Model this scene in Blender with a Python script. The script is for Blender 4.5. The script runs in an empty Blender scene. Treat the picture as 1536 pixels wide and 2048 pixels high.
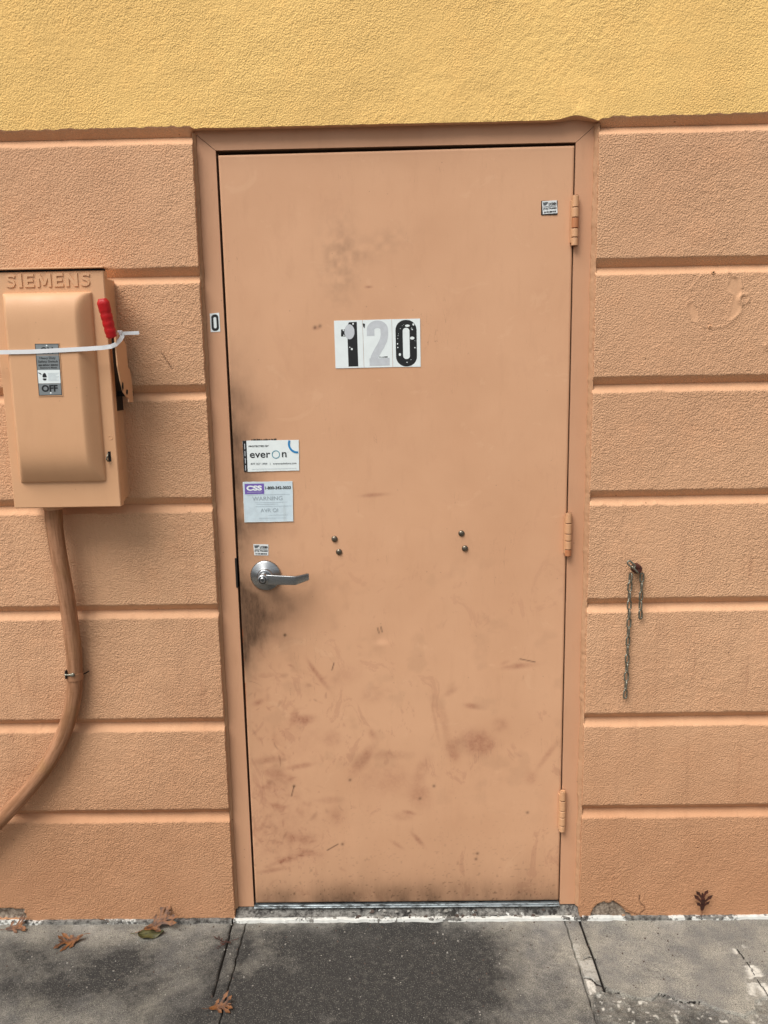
import bpy, math, random
import numpy as np
from math import sin, cos, pi, radians, sqrt
from mathutils import Vector, Matrix
random.seed(7)
rng = np.random.RandomState(11)
SC = bpy.context.scene
COL = SC.collection

# ------------------------------------------------------------------ camera
FPX, CAMX, CAMY, CAMZ = 1633.0, -0.0088, -2.2291, 1.6321
YAW, PITCH, ROLL = -0.01659, 0.17411, -0.01848
_f = Vector((sin(YAW)*cos(PITCH), cos(YAW)*cos(PITCH), -sin(PITCH)))
_r = Vector((cos(YAW), -sin(YAW), 0.0))
_u = _r.cross(_f)
CR = _r*cos(ROLL) + _u*sin(ROLL)
CU = -_r*sin(ROLL) + _u*cos(ROLL)
CF = _f
CP = Vector((CAMX, CAMY, CAMZ))
cam_data = bpy.data.cameras.new('camera')
cam = bpy.data.objects.new('camera', cam_data)
COL.objects.link(cam)
cam.matrix_world = Matrix(((CR.x, CU.x, -CF.x, CP.x), (CR.y, CU.y, -CF.y, CP.y), (CR.z, CU.z, -CF.z, CP.z), (0, 0, 0, 1)))
cam_data.sensor_fit = 'VERTICAL'
cam_data.sensor_height = 36.0
cam_data.lens = FPX/2048*36.0
cam_data.clip_start = 0.05
cam_data.clip_end = 500
SC.camera = cam

# ------------------------------------------------------------------ light
SUN_EL, SUN_AZ = radians(56), radians(-40)      # azimuth: from straight out of the wall (-y) towards -x
world = bpy.data.worlds.new('World')
SC.world = world
world.use_nodes = True
wt = world.node_tree
wt.nodes.clear()
sky = wt.nodes.new('ShaderNodeTexSky')
sky.sky_type = 'NISHITA'
sky.sun_disc = False
sky.sun_elevation = SUN_EL
sky.sun_rotation = pi + radians(40)
sky.air_density = 1.0
sky.dust_density = 4.0
hs = wt.nodes.new('ShaderNodeHueSaturation')
hs.inputs['Saturation'].default_value = 0.12    # overcast: nearly grey sky
bg = wt.nodes.new('ShaderNodeBackground')
bg.inputs['Strength'].default_value = 0.112
wo = wt.nodes.new('ShaderNodeOutputWorld')
wt.links.new(sky.outputs[0], hs.inputs['Color'])
wt.links.new(hs.outputs[0], bg.inputs['Color'])
wt.links.new(bg.outputs[0], wo.inputs['Surface'])
sd = bpy.data.lights.new('sun', 'SUN')
sd.energy = 2.7
sd.angle = radians(36)
sd.color = (1.0, 0.96, 0.90)
sun = bpy.data.objects.new('sun', sd)
COL.objects.link(sun)
sdir = Vector((sin(SUN_AZ)*cos(SUN_EL), -cos(SUN_AZ)*cos(SUN_EL), sin(SUN_EL)))
sun.rotation_euler = sdir.to_track_quat('Z', 'Y').to_euler()
sun.location = (-3, -5, 8)
SC.view_settings.view_transform = 'Standard'
SC.view_settings.look = 'None'
SC.view_settings.gamma = 1.0
SC.view_settings.use_curve_mapping = False
SC.view_settings.exposure = 0.15

# ------------------------------------------------------------------ helpers
def ray(px, py):
    return CR*((px-768)/FPX) - CU*((py-1024)/FPX) + CF
def at(px, py, Y=-0.025):          # point of the plane y = Y
    d = ray(px, py)
    return CP + d*((Y-CP.y)/d.y)
def atx(px, py, X):
    d = ray(px, py)
    return CP + d*((X-CP.x)/d.x)
def atz(px, py, Z=0.0):
    d = ray(px, py)
    return CP + d*((Z-CP.z)/d.z)
def lin(c):
    c = c/255.0
    return c/12.92 if c <= 0.04045 else ((c+0.055)/1.055)**2.4
def rgb(r, g, b, k=1.0):
    return (lin(r)*k, lin(g)*k, lin(b)*k, 1.0)

ORIG = {}
def origin_of(o):
    return ORIG.get(o.name, Vector((0, 0, 0)))
def thing(name, label, cat, loc=(0, 0, 0), group=None):
    o = bpy.data.objects.new(name, None)
    o.empty_display_size = 0.05
    COL.objects.link(o)
    o.location = loc
    ORIG[o.name] = Vector(loc)
    o['label'] = label; o['category'] = cat
    if group: o['group'] = group
    return o
def tag(o, label=None, cat=None, group=None, kind=None):
    if label: o['label'] = label
    if cat: o['category'] = cat
    if group: o['group'] = group
    if kind: o['kind'] = kind
    return o
def link(name, me, mats, parent=None, org=None, label=None):
    """me holds WORLD coordinates; shifted to the parent's (or own) origin"""
    o = bpy.data.objects.new(name, me)
    COL.objects.link(o)
    if not isinstance(mats, (list, tuple)): mats = [mats]
    if len(me.materials) == 0:
        for m in mats: me.materials.append(m)
    if parent is not None:
        w = origin_of(parent)
        o.parent = parent
        n = len(me.vertices)
        co = np.empty(n*3, np.float32); me.vertices.foreach_get('co', co)
        co = co.reshape(-1, 3) - np.array(w, np.float32)
        me.vertices.foreach_set('co', co.ravel())
        ORIG[o.name] = w
    else:
        n = len(me.vertices)
        co = np.empty(n*3, np.float32); me.vertices.foreach_get('co', co)
        co = co.reshape(-1, 3)
        if org is None:
            mn, mx = co.min(0), co.max(0)
            org = ((mn[0]+mx[0])/2, (mn[1]+mx[1])/2, mn[2])
        co = co - np.array(org, np.float32)
        me.vertices.foreach_set('co', co.ravel())
        o.location = org
        ORIG[o.name] = Vector([float(v) for v in org])
    me.update()
    if label: o['label'] = label
    return o

class MB:
    def __init__(s): s.v = []; s.f = []; s.m = []; s.smooth = []
    def add(s, vs, fs, mi=0, smooth=False):
        b = len(s.v)
        s.v += [tuple(v) for v in vs]
        for f in fs:
            s.f.append(tuple(b+i for i in f)); s.m.append(mi); s.smooth.append(smooth)
        return s
    def box(s, x0, x1, y0, y1, z0, z1, mi=0, bev=0.0):
        """chamfered box"""
        if bev <= 0:
            vs = [(x, y, z) for x in (x0, x1) for y in (y0, y1) for z in (z0, z1)]
            return s.add(vs, [(0, 1, 3, 2), (4, 6, 7, 5), (0, 4, 5, 1), (2, 3, 7, 6), (0, 2, 6, 4), (1, 5, 7, 3)], mi)
        vs = []; idx = {}
        c = ((x0, x1), (y0, y1), (z0, z1))
        for i in (0, 1):
            for j in (0, 1):
                for k in (0, 1):
                    p = [c[0][i], c[1][j], c[2][k]]
                    sg = [1-2*i, 1-2*j, 1-2*k]
                    for a in range(3):
                        q = [p[t] + (sg[t]*bev if t != a else 0) for t in range(3)]
                        idx[(i, j, k, a)] = len(vs); vs.append(q)
        fs = []
        for a in range(3):
            b_, c_ = (a+1) % 3, (a+2) % 3
            for sd_ in (0, 1):
                ring = []
                for u, w in ((0, 0), (1, 0), (1, 1), (0, 1)):
                    key = [0, 0, 0]; key[a] = sd_; key[b_] = u; key[c_] = w
                    ring.append(idx[(*key, a)])
                fs.append(ring if sd_ else ring[::-1])
        for a in range(3):
            b_, c_ = (a+1) % 3, (a+2) % 3
            for u in (0, 1):
                for w in (0, 1):
                    k0 = [0, 0, 0]; k0[b_] = u; k0[c_] = w
                    k1 = list(k0); k1[a] = 1
                    q = [idx[(*k0, b_)], idx[(*k1, b_)], idx[(*k1, c_)], idx[(*k0, c_)]]
                    if u == w: q = q[::-1]
                    fs.append(q)
        for i in (0, 1):
            for j in (0, 1):
                for k in (0, 1):
                    q = [idx[(i, j, k, 0)], idx[(i, j, k, 1)], idx[(i, j, k, 2)]]
                    if (i+j+k) % 2 == 0: q = q[::-1]
                    fs.append(q)
        return s.add(vs, fs, mi)
    def tube(s, pts, rad, n=12, mi=0, cap=True, flat=1.0, ref=None, rfun=None):
        pts = [Vector(p) for p in pts]
        vs = []; fs = []
        up = Vector(ref) if ref else None
        N = len(pts)
        prev = None
        for i, p in enumerate(pts):
            t = (pts[min(i+1, N-1)] - pts[max(i-1, 0)]).normalized()
            if prev is None:
                a = up if up else (Vector((0, 0, 1)) if abs(t.z) < 0.9 else Vector((0, 1, 0)))
            else: a = prev
            a = (a - t*a.dot(t)).normalized()
            prev = a
            b = t.cross(a)
            r = rad[i] if isinstance(rad, (list, tuple)) else rad
            for k in range(n):
                th = 2*pi*k/n
                rr = r*(rfun(i, th) if rfun else 1)
                vs.append(p + a*(rr*cos(th)) + b*(rr*flat*sin(th)))
        for i in range(N-1):
            for k in range(n):
                fs.append((i*n+k, i*n+(k+1) % n, (i+1)*n+(k+1) % n, (i+1)*n+k))
        s.add(vs, fs, mi, True)
        if cap:
            s.add(vs[:n], [tuple(range(n))[::-1]], mi)
            s.add(vs[-n:], [tuple(range(n))], mi)
        return s
    def lathe(s, c, axis, prof, n=32, mi=0, smooth=True, sharp=True):
        """prof: (radius, height along axis); each segment separate when sharp"""
        c = Vector(c); ax = Vector(axis).normalized()
        a = Vector((0, 0, 1)) if abs(ax.z) < 0.9 else Vector((1, 0, 0))
        a = (a - ax*a.dot(ax)).normalized(); b = ax.cross(a)
        segs = [prof[i:i+2] for i in range(len(prof)-1)] if sharp else [prof]
        for sg in segs:
            vs = []; fs = []
            for (r, h) in sg:
                for k in range(n):
                    th = 2*pi*k/n
                    vs.append(c + ax*h + a*(r*cos(th)) + b*(r*sin(th)))
            for i in range(len(sg)-1):
                for k in range(n):
                    fs.append((i*n+k, i*n+(k+1) % n, (i+1)*n+(k+1) % n, (i+1)*n+k))
            s.add(vs, fs, mi, smooth)
        return s
    def prism(s, poly, to3, d0, d1, mi=0):
        """poly 2D points, to3(p, d) -> 3D"""
        n = len(poly)
        vs = [to3(p, d0) for p in poly] + [to3(p, d1) for p in poly]
        fs = [tuple(range(n)), tuple(range(n, 2*n))[::-1]]
        fs += [(i, n+i, n+(i+1) % n, (i+1) % n) for i in range(n)]
        return s.add(vs, fs, mi)
    def mesh(s, name):
        me = bpy.data.meshes.new(name)
        me.from_pydata(s.v, [], s.f)
        me.polygons.foreach_set('material_index', s.m)
        me.polygons.foreach_set('use_smooth', s.smooth)
        me.update()
        return me
    def build(s, name, mats, parent=None, org=None, label=None, fix=True):
        me = s.mesh(name)
        if not isinstance(mats, (list, tuple)): mats = [mats]
        for m in mats: me.materials.append(m)
        if fix:
            import bmesh
            bm = bmesh.new(); bm.from_mesh(me)
            bmesh.ops.recalc_face_normals(bm, faces=bm.faces)
            bm.to_mesh(me); bm.free()
        return link(name, me, mats, parent, org, label)

def grid_mesh(name, P, mats, attrs=None, mat_rows=None, parent=None, org=None, label=None, flip=False, smooth=True):
    """P: (rows, cols, 3) array in world coordinates"""
    R, C = P.shape[:2]
    me = bpy.data.meshes.new(name)
    nv = R*C
    me.vertices.add(nv)
    me.vertices.foreach_set('co', P.reshape(-1, 3).astype(np.float32).ravel())
    i = np.arange(R-1)[:, None]*C + np.arange(C-1)[None, :]
    if flip: q = np.stack([i, i+C, i+C+1, i+1], -1)
    else: q = np.stack([i, i+1, i+C+1, i+C], -1)
    q = q.reshape(-1, 4).astype(np.int32)
    nf = len(q)
    me.loops.add(nf*4)
    me.loops.foreach_set('vertex_index', q.ravel())
    me.polygons.add(nf)
    me.polygons.foreach_set('loop_start', (np.arange(nf)*4).astype(np.int32))
    me.polygons.foreach_set('loop_total', np.full(nf, 4, np.int32))
    me.polygons.foreach_set('use_smooth', np.full(nf, smooth, bool))
    if not isinstance(mats, (list, tuple)): mats = [mats]
    for m in mats: me.materials.append(m)
    if mat_rows is not None:
        me.polygons.foreach_set('material_index', np.repeat(np.asarray(mat_rows, np.int32), C-1))
    me.update(calc_edges=True)
    if attrs is not None:
        at_ = me.color_attributes.new('mask', 'FLOAT_COLOR', 'POINT')
        A = np.ones((R, C, 4), np.float32)
        for k, a in enumerate(attrs): A[..., k] = np.clip(a, 0, 1)
        at_.data.foreach_set('color', A.reshape(-1))
    me.validate()
    return link(name, me, mats, parent, org, label)

_lat = {}
def vn(x, y, s, seed=0):
    """value noise, feature size s metres, range -1..1"""
    if seed not in _lat: _lat[seed] = np.random.RandomState(seed+100).rand(256, 256)*2-1
    L = _lat[seed]
    x = np.asarray(x, float)/s + 1000.3; y = np.asarray(y, float)/s + 1000.7
    xi = np.floor(x).astype(int); yi = np.floor(y).astype(int)
    fx = x-xi; fy = y-yi
    fx = fx*fx*fx*(fx*(fx*6-15)+10); fy = fy*fy*fy*(fy*(fy*6-15)+10)
    a = L[yi & 255, xi & 255]; b = L[yi & 255, (xi+1) & 255]
    c = L[(yi+1) & 255, xi & 255]; d = L[(yi+1) & 255, (xi+1) & 255]
    return (a*(1-fx)+b*fx)*(1-fy) + (c*(1-fx)+d*fx)*fy
def fbm(x, y, s, seed=0, o=3):
    t = 0; a = 1; n = 0
    for k in range(o):
        t = t + a*vn(x, y, s/2**k, seed+k*7); n += a; a *= 0.5
    return t/n
def sm(a, b, x):
    t = np.clip((x-a)/(b-a), 0, 1)
    return t*t*(3-2*t)
def segdist(x, y, pts):
    d = np.full(np.broadcast(x, y).shape, 1e9)
    for (ax, ay), (bx, by) in zip(pts[:-1], pts[1:]):
        dx, dy = bx-ax, by-ay
        t = np.clip(((x-ax)*dx+(y-ay)*dy)/(dx*dx+dy*dy+1e-12), 0, 1)
        d = np.minimum(d, np.hypot(x-ax-t*dx, y-ay-t*dy))
    return d
def inpoly(x, y, poly):
    r = np.zeros(np.broadcast(x, y).shape, bool)
    n = len(poly)
    for i in range(n):
        x0, y0 = poly[i]; x1, y1 = poly[(i+1) % n]
        c = ((y0 > y) != (y1 > y))
        with np.errstate(divide='ignore', invalid='ignore'):
            c = c & (x < (x1-x0)*(y-y0)/((y1-y0) if y1 != y0 else 1e-9)+x0)
        r ^= c
    return r

# ------------------------------------------------------------------ materials
class NT:
    def __init__(s, name):
        s.m = bpy.data.materials.new(name); s.m.use_nodes = True
        s.t = s.m.node_tree; s.t.nodes.clear()
        s.out = s.n('ShaderNodeOutputMaterial'); s.b = s.n('ShaderNodeBsdfPrincipled')
        s.l(s.b.outputs[0], s.out.inputs[0])
        s.geo = s.n('ShaderNodeNewGeometry')
        s.pos = s.geo.outputs['Position']
    def n(s, t, **k):
        x = s.t.nodes.new(t)
        for a, v in k.items(): setattr(x, a, v)
        return x
    def l(s, a, b): s.t.links.new(a, b)
    def put(s, v, inp):
        if isinstance(v, bpy.types.NodeSocket): s.l(v, inp)
        else: inp.default_value = v
    def noise(s, scale, detail=3, rough=0.55, vec=None, stretch=None, dist=0.0):
        x = s.n('ShaderNodeTexNoise')
        x.inputs['Scale'].default_value = scale; x.inputs['Detail'].default_value = detail
        x.inputs['Roughness'].default_value = rough; x.inputs['Distortion'].default_value = dist
        v = vec or s.pos
        if stretch:
            mp = s.n('ShaderNodeMapping'); mp.inputs['Scale'].default_value = stretch
            s.l(v, mp.inputs['Vector']); v = mp.outputs[0]
        s.l(v, x.inputs['Vector'])
        return x.outputs['Fac']
    def ramp(s, v, a, b, lo=0.0, hi=1.0):
        x = s.n('ShaderNodeMapRange'); x.interpolation_type = 'SMOOTHSTEP'
        s.put(v, x.inputs['Value'])
        x.inputs['From Min'].default_value = a; x.inputs['From Max'].default_value = b
        x.inputs['To Min'].default_value = lo; x.inputs['To Max'].default_value = hi
        return x.outputs[0]
    def math(s, op, a, b=0.0, clamp=False):
        x = s.n('ShaderNodeMath', operation=op); x.use_clamp = clamp
        s.put(a, x.inputs[0]); s.put(b, x.inputs[1])
        return x.outputs[0]
    def mix(s, f, a, b, mode='MIX'):
        x = s.n('ShaderNodeMix', data_type='RGBA', blend_type=mode)
        s.put(f, x.inputs[0]); s.put(a, x.inputs[6]); s.put(b, x.inputs[7])
        return x.outputs[2]
    def bump(s, h, dist, strength=1.0, nrm=None):
        x = s.n('ShaderNodeBump')
        x.inputs['Distance'].default_value = dist; s.put(strength, x.inputs['Strength'])
        s.l(h, x.inputs['Height'])
        if nrm is not None: s.l(nrm, x.inputs['Normal'])
        return x.outputs[0]
    def mask(s):
        a = s.n('ShaderNodeVertexColor', layer_name='mask')
        sp = s.n('ShaderNodeSeparateColor'); s.l(a.outputs[0], sp.inputs[0])
        return sp.outputs[0], sp.outputs[1], sp.outputs[2]
    def z(s):
        sp = s.n('ShaderNodeSeparateXYZ'); s.l(s.pos, sp.inputs[0]); return sp.outputs[2]
    def done(s, color=None, rough=0.6, metal=0.0, nrm=None, spec=None):
        if color is not None: s.put(color, s.b.inputs['Base Color'])
        s.put(rough, s.b.inputs['Roughness']); s.put(metal, s.b.inputs['Metallic'])
        if nrm is not None: s.l(nrm, s.b.inputs['Normal'])
        if spec is not None: s.b.inputs['Specular IOR Level'].default_value = spec
        return s.m

ORANGE = rgb(216, 170, 133)
YELLOW = rgb(244, 203, 128)

def stucco(name, base, low=True, bright=None):
    s = NT(name)
    mR, mG, mB = s.mask()
    big = s.noise(1.7, 4, 0.6)
    mid = s.noise(14, 4, 0.6)
    c = s.mix(s.ramp(big, 0.35, 0.7), base, [base[0]*0.90, base[1]*0.875, base[2]*0.87, 1])
    c = s.mix(s.ramp(mid, 0.45, 0.75, 0, 0.45), c, [base[0]*1.06, base[1]*0.98, base[2]*0.93, 1])
    # grain of the paint: tiny flecks
    fl = s.noise(420, 2, 0.5)
    c = s.mix(s.ramp(fl, 0.35, 0.7, 0.0, 0.35), c, [base[0]*0.86, base[1]*0.82, base[2]*0.78, 1])
    if low:
        zz = s.z()
        # rain streaks
        st = s.noise(9, 4, 0.6, stretch=(4.0, 1.0, 0.35))
        sm_ = s.math('MULTIPLY', s.ramp(st, 0.5, 0.75), s.ramp(zz, 2.0, 0.5, 0.03, 0.45))
        c = s.mix(sm_, c, [base[0]*0.70, base[1]*0.66, base[2]*0.66, 1])
        dr = s.noise(30, 3, 0.7, stretch=(1.0, 1.0, 0.06))
        dm = s.math('MULTIPLY', s.math('MULTIPLY', s.ramp(dr, 0.57, 0.72), s.ramp(s.noise(3.5, 3, 0.6), 0.45, 0.62)), s.ramp(zz, 1.6, 0.9, 0.0, 0.55))
        c = s.mix(dm, c, [base[0]*0.62, base[1]*0.55, base[2]*0.55, 1])
        # grime washed up from the pavement
        zn = s.math('ADD', zz, s.math('MULTIPLY', s.math('SUBTRACT', s.noise(4.5, 5, 0.65), 0.5), 0.75))
        c = s.mix(s.ramp(zn, 1.0, -0.1, 0, 0.85), c, [base[0]*0.72, base[1]*0.61, base[2]*0.54, 1])
        # pinhead spots of lime and dirt
        sp = s.n('ShaderNodeTexVoronoi'); sp.inputs['Scale'].default_value = 16
        s.l(s.pos, sp.inputs['Vector'])
        c = s.mix(s.ramp(sp.outputs['Distance'], 0.045, 0.03, 0, 0.6), c, rgb(70, 45, 32))
    # exposed mortar, thin cracks
    mo = s.mix(s.ramp(s.noise(90, 4, 0.7), 0.35, 0.7), rgb(104, 90, 78), rgb(166, 152, 136))
    c = s.mix(s.ramp(mR, 0.35, 0.6), c, mo)
    c = s.mix(mB, c, rgb(60, 38, 26))
    keep = s.math('SUBTRACT', 1.0, s.math('MULTIPLY', mG, 0.88))
    h1 = s.noise(235, 2, 0.5, dist=0.1)
    h2 = s.noise(420, 2, 0.5)
    var = s.ramp(s.noise(2.6, 4, 0.6), 0.3, 0.7, 0.62, 1.0) if low else s.ramp(s.noise(3.2, 4, 0.6), 0.3, 0.7, 0.5, 0.95)
    keep = s.math('MULTIPLY', keep, var)
    n1 = s.bump(s.ramp(h1, 0.25, 0.75), 0.0022 if low else 0.0017, keep)
    n2 = s.bump(h2, 0.0010 if low else 0.0008, keep, n1)
    return s.done(c, 0.92, 0, n2, 0.25)
M_OR = stucco('stucco_orange', ORANGE)
M_YE = stucco('stucco_yellow', YELLOW, low=False)

def painted(name, base, attr=False, rough=0.5, grime=0.5, bumpd=0.0006):
    s = NT(name)
    big = s.noise(2.2, 4, 0.6)
    c = s.mix(s.ramp(big, 0.35, 0.7), base, [base[0]*0.93, base[1]*0.90, base[2]*0.88, 1])
    st = s.noise(30, 4, 0.65, stretch=(1.0, 1.0, 0.25))
    c = s.mix(s.ramp(st, 0.5, 0.8, 0, 0.35*grime), c, [base[0]*0.72, base[1]*0.66, base[2]*0.62, 1])
    sp = s.n('ShaderNodeTexVoronoi'); sp.inputs['Scale'].default_value = 22
    s.l(s.pos, sp.inputs['Vector'])
    c = s.mix(s.ramp(sp.outputs['Distance'], 0.05, 0.03, 0, 0.5*grime), c, rgb(95, 62, 45))
    if attr:
        mR, mG, mB = s.mask()
        zn = s.noise(60, 5, 0.7, stretch=(1.6, 1, 0.5))
        g = s.math('MULTIPLY', s.math('MULTIPLY', mR, 0.9), s.ramp(zn, 0.2, 0.8, 0.86, 1.1), clamp=True)
        sc = s.math('MULTIPLY', mG, s.ramp(s.noise(110, 5, 0.7), 0.2, 0.75, 0.55, 1.15), clamp=True)
        # crisp-edged wiped smears and hairline scratches over the lower half
        zz = s.z()
        smr = s.noise(7, 6, 0.72, stretch=(1.3, 1, 0.8), dist=1.6)
        smk = s.math('MULTIPLY', s.ramp(smr, 0.57, 0.62), s.ramp(zz, 1.5, 0.5, 0.05, 0.30))
        c = s.mix(smk, c, rgb(176, 124, 98))
        smp = s.noise(5, 5, 0.7, stretch=(1, 1, 1.4), dist=2.2)
        c = s.mix(s.math('MULTIPLY', s.ramp(smp, 0.60, 0.66), 0.22), c, rgb(222, 178, 142))
        hr = s.noise(16, 2, 0.5, stretch=(5.5, 1, 0.5), dist=0.8)
        hr = s.math('MULTIPLY', s.ramp(s.math('ABSOLUTE', s.math('SUBTRACT', hr, 0.5)), 0.0045, 0.001), s.ramp(s.noise(5, 3, 0.6), 0.55, 0.62))
        c = s.mix(s.math('MULTIPLY', hr, 0.35), c, rgb(120, 84, 62))
        c = s.mix(sc, c, rgb(158, 104, 80))
        c = s.mix(g, c, rgb(76, 54, 38))
        c = s.mix(mB, c, rgb(150, 74, 36))
        bw = s.n('ShaderNodeTexBrick')  # faint brushed weave of rolled paint is left to fine noise
        s.t.nodes.remove(bw)
    wv = s.math('ADD', s.noise(380, 2, 0.6, stretch=(1, 1, 0.2)), s.noise(380, 2, 0.6, stretch=(0.2, 1, 1)))
    wv2 = s.noise(3.0, 3, 0.5)
    n1 = s.bump(wv, bumpd*0.5, 0.5)
    n2 = s.bump(wv2, 0.006, 0.35, n1)
    r = s.ramp(s.noise(6, 4, 0.6), 0.3, 0.7, rough-0.06, rough+0.1)
    return s.done(c, r, 0, n2, 0.35)
M_DOOR = painted('door_paint', rgb(213, 165, 129), attr=True, rough=0.55)
M_FRAME = painted('frame_paint', rgb(203, 155, 121), rough=0.5, grime=0.8)
M_BOX = painted('enclosure_paint', rgb(216, 169, 129), rough=0.5, grime=0.35)
M_HINGE = painted('hinge_paint', rgb(208, 160, 120), rough=0.5, grime=1.6)
M_SEAL = painted('sealant_paint', rgb(186, 144, 110), rough=0.7, grime=1.8)
M_RUST = painted('hinge_rusty', rgb(184, 122, 82), rough=0.7, grime=1.4)

def simple(name, c, rough=0.5, metal=0.0, var=0.15, scale=40, bd=0.0):
    s = NT(name)
    k = 1-var
    col = s.mix(s.ramp(s.noise(scale, 4, 0.6), 0.3, 0.7), c, [c[0]*k, c[1]*k, c[2]*k, 1])
    n1 = s.bump(s.noise(scale*4, 3, 0.6), bd, 1.0) if bd > 0 else None
    return s.done(col, rough, metal, n1)
M_BLACK = simple('black_void', rgb(14, 12, 11), 0.9)
M_DARK = simple('dark_metal_and_shade', rgb(40, 34, 30), 0.6, 0.3)  # also stands in for shade in the door gaps and beside the switch
M_PRINT = simple('black_print', rgb(22, 24, 26), 0.5)
M_PRINT2 = simple('grey_print', rgb(90, 96, 100), 0.6)
M_FAINT = simple('faded_print', rgb(168, 182, 190), 0.6)
M_WHITE = simple('white_vinyl', rgb(232, 240, 240), 0.45, 0, 0.05)
M_WHITE2 = simple('white_tie_plastic', rgb(228, 230, 232), 0.35, 0, 0.06)
M_GHOST = simple('peeled_grey', rgb(198, 203, 208), 0.6, 0, 0.1, 80)
M_BLUE = simple('blue_print', rgb(40, 135, 195), 0.5)
M_TEAL = simple('teal_print', rgb(80, 150, 170), 0.5)
M_PURPLE = simple('purple_print', rgb(118, 96, 178), 0.5)
M_PLATE = simple('grey_plate', rgb(140, 146, 148), 0.45, 0.3, 0.15)
M_SILV = simple('foil_label', rgb(226, 230, 230), 0.4, 0.0, 0.12, 90)
M_RED = simple('red_grip', rgb(196, 22, 26), 0.38, 0, 0.2, 60, 0.0006)
M_LEAF = None

def paper():
    s = NT('faded_paper')
    a = s.noise(35, 4, 0.6); b = s.noise(6, 3, 0.6, stretch=(9, 1, 1.2))
    c = s.mix(s.ramp(a, 0.4, 0.7, 0, 0.5), rgb(206, 222, 230), rgb(186, 200, 208))
    c = s.mix(s.ramp(b, 0.5, 0.8, 0, 0.45), c, rgb(165, 172, 170))
    return s.done(c, 0.6)
M_PAPER = paper()

def brushed():
    s = NT('satin_chrome')
    n = s.noise(60, 2, 0.5, stretch=(0.5, 1, 10))
    c = s.mix(s.ramp(n, 0.3, 0.7), rgb(176, 179, 181), rgb(152, 154, 155))
    r = s.ramp(n, 0.3, 0.7, 0.24, 0.36)
    s.b.inputs['Anisotropic'].default_value = 0.5
    s.b.inputs['Anisotropic'].default_value = 0.0
    return s.done(c, r, 1.0)
M_STEEL = brushed()
def galv():
    s = NT('galvanised')
    n = s.noise(240, 3, 0.6)
    c = s.mix(s.ramp(n, 0.35, 0.7), rgb(150, 148, 134), rgb(88, 84, 72))
    return s.done(c, s.ramp(n, 0.3, 0.7, 0.3, 0.5), 0.7)
M_GALV = galv()
def alu():
    s = NT('threshold_aluminium')
    n = s.noise(70, 5, 0.7, stretch=(0.4, 1, 1))
    c = s.mix(s.ramp(n, 0.42, 0.66), rgb(170, 180, 184), rgb(70, 72, 72))
    return s.done(c, s.ramp(n, 0.3, 0.7, 0.35, 0.65), 0.7)
M_ALU = alu()
def rustpin():
    s = NT('rust')
    n = s.noise(300, 4, 0.7)
    c = s.mix(s.ramp(n, 0.35, 0.7), rgb(84, 38, 24), rgb(40, 20, 16))
    return s.done(c, 0.85, 0.1, s.bump(n, 0.0015, 0.8))
M_RPIN = rustpin()
M_BOLT = simple('tarnished_steel', rgb(128, 118, 104), 0.35, 0.9, 0.3, 120)
def conduit_mat():
    s = NT('conduit_paint')
    b = rgb(178, 130, 98)
    at2 = s.n('ShaderNodeAttribute', attribute_name='tubeco')
    a = s.noise(26, 5, 0.65, vec=at2.outputs['Vector'], stretch=(2.4, 2.4, 0.25))
    c = s.mix(s.ramp(a, 0.36, 0.66), b, [b[0]*0.60, b[1]*0.56, b[2]*0.48, 1])
    a2 = s.noise(9, 4, 0.6)
    c = s.mix(s.ramp(a2, 0.45, 0.7, 0, 0.45), c, rgb(150, 112, 66))
    w1 = s.noise(480, 1, 0.5, vec=at2.outputs['Vector'], stretch=(1, 1, 0.06)); w2 = s.noise(480, 1, 0.5, vec=at2.outputs['Vector'], stretch=(0.06, 0.06, 1))
    h = s.math('ADD', w1, w2)
    return s.done(c, 0.75, 0, s.bump(h, 0.0009, 0.8), 0.3)
M_COND = conduit_mat()

def concrete():
    s = NT('pavement_concrete')
    mR, mG, mB = s.mask()
    n = s.noise(7, 6, 0.7)
    light = s.mix(s.ramp(n, 0.35, 0.68), rgb(174, 169, 156), rgb(132, 130, 126))
    fine = s.noise(430, 3, 0.7)
    mid = s.noise(55, 5, 0.7)
    g = s.math('ADD', mR, s.math('MULTIPLY', s.math('SUBTRACT', mid, 0.5), 0.95), clamp=True)
    c = s.mix(g, light, rgb(54, 54, 53))
    c = s.mix(s.ramp(fine, 0.38, 0.66, 0, 0.75), c, rgb(38, 36, 34))
    c = s.mix(s.ramp(s.noise(300, 2, 0.5, vec=None, stretch=(1.1, 0.9, 1)), 0.56, 0.72, 0, 0.38), c, rgb(170, 166, 156))
    wv = s.n('ShaderNodeTexVoronoi'); wv.inputs['Scale'].default_value = 42; s.l(s.pos, wv.inputs['Vector'])
    c = s.mix(s.math('MULTIPLY', s.ramp(wv.outputs['Distance'], 0.09, 0.05, 0, 0.7), s.ramp(s.noise(21, 2, 0.5), 0.56, 0.6)), c, rgb(186, 182, 172))
    lime = s.math('MULTIPLY', mG, s.ramp(s.noise(80, 5, 0.75), 0.3, 0.6, 0.2, 1.3), clamp=True)
    c = s.mix(lime, c, rgb(205, 202, 192))
    c = s.mix(s.ramp(mB, 0.2, 0.8), c, rgb(24, 20, 17))
    n1 = s.bump(fine, 0.0018, 0.7)
    n2 = s.bump(mid, 0.004, 0.5, n1)
    return s.done(c, 0.9, 0, n2, 0.3)
M_CONC = concrete()
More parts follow.
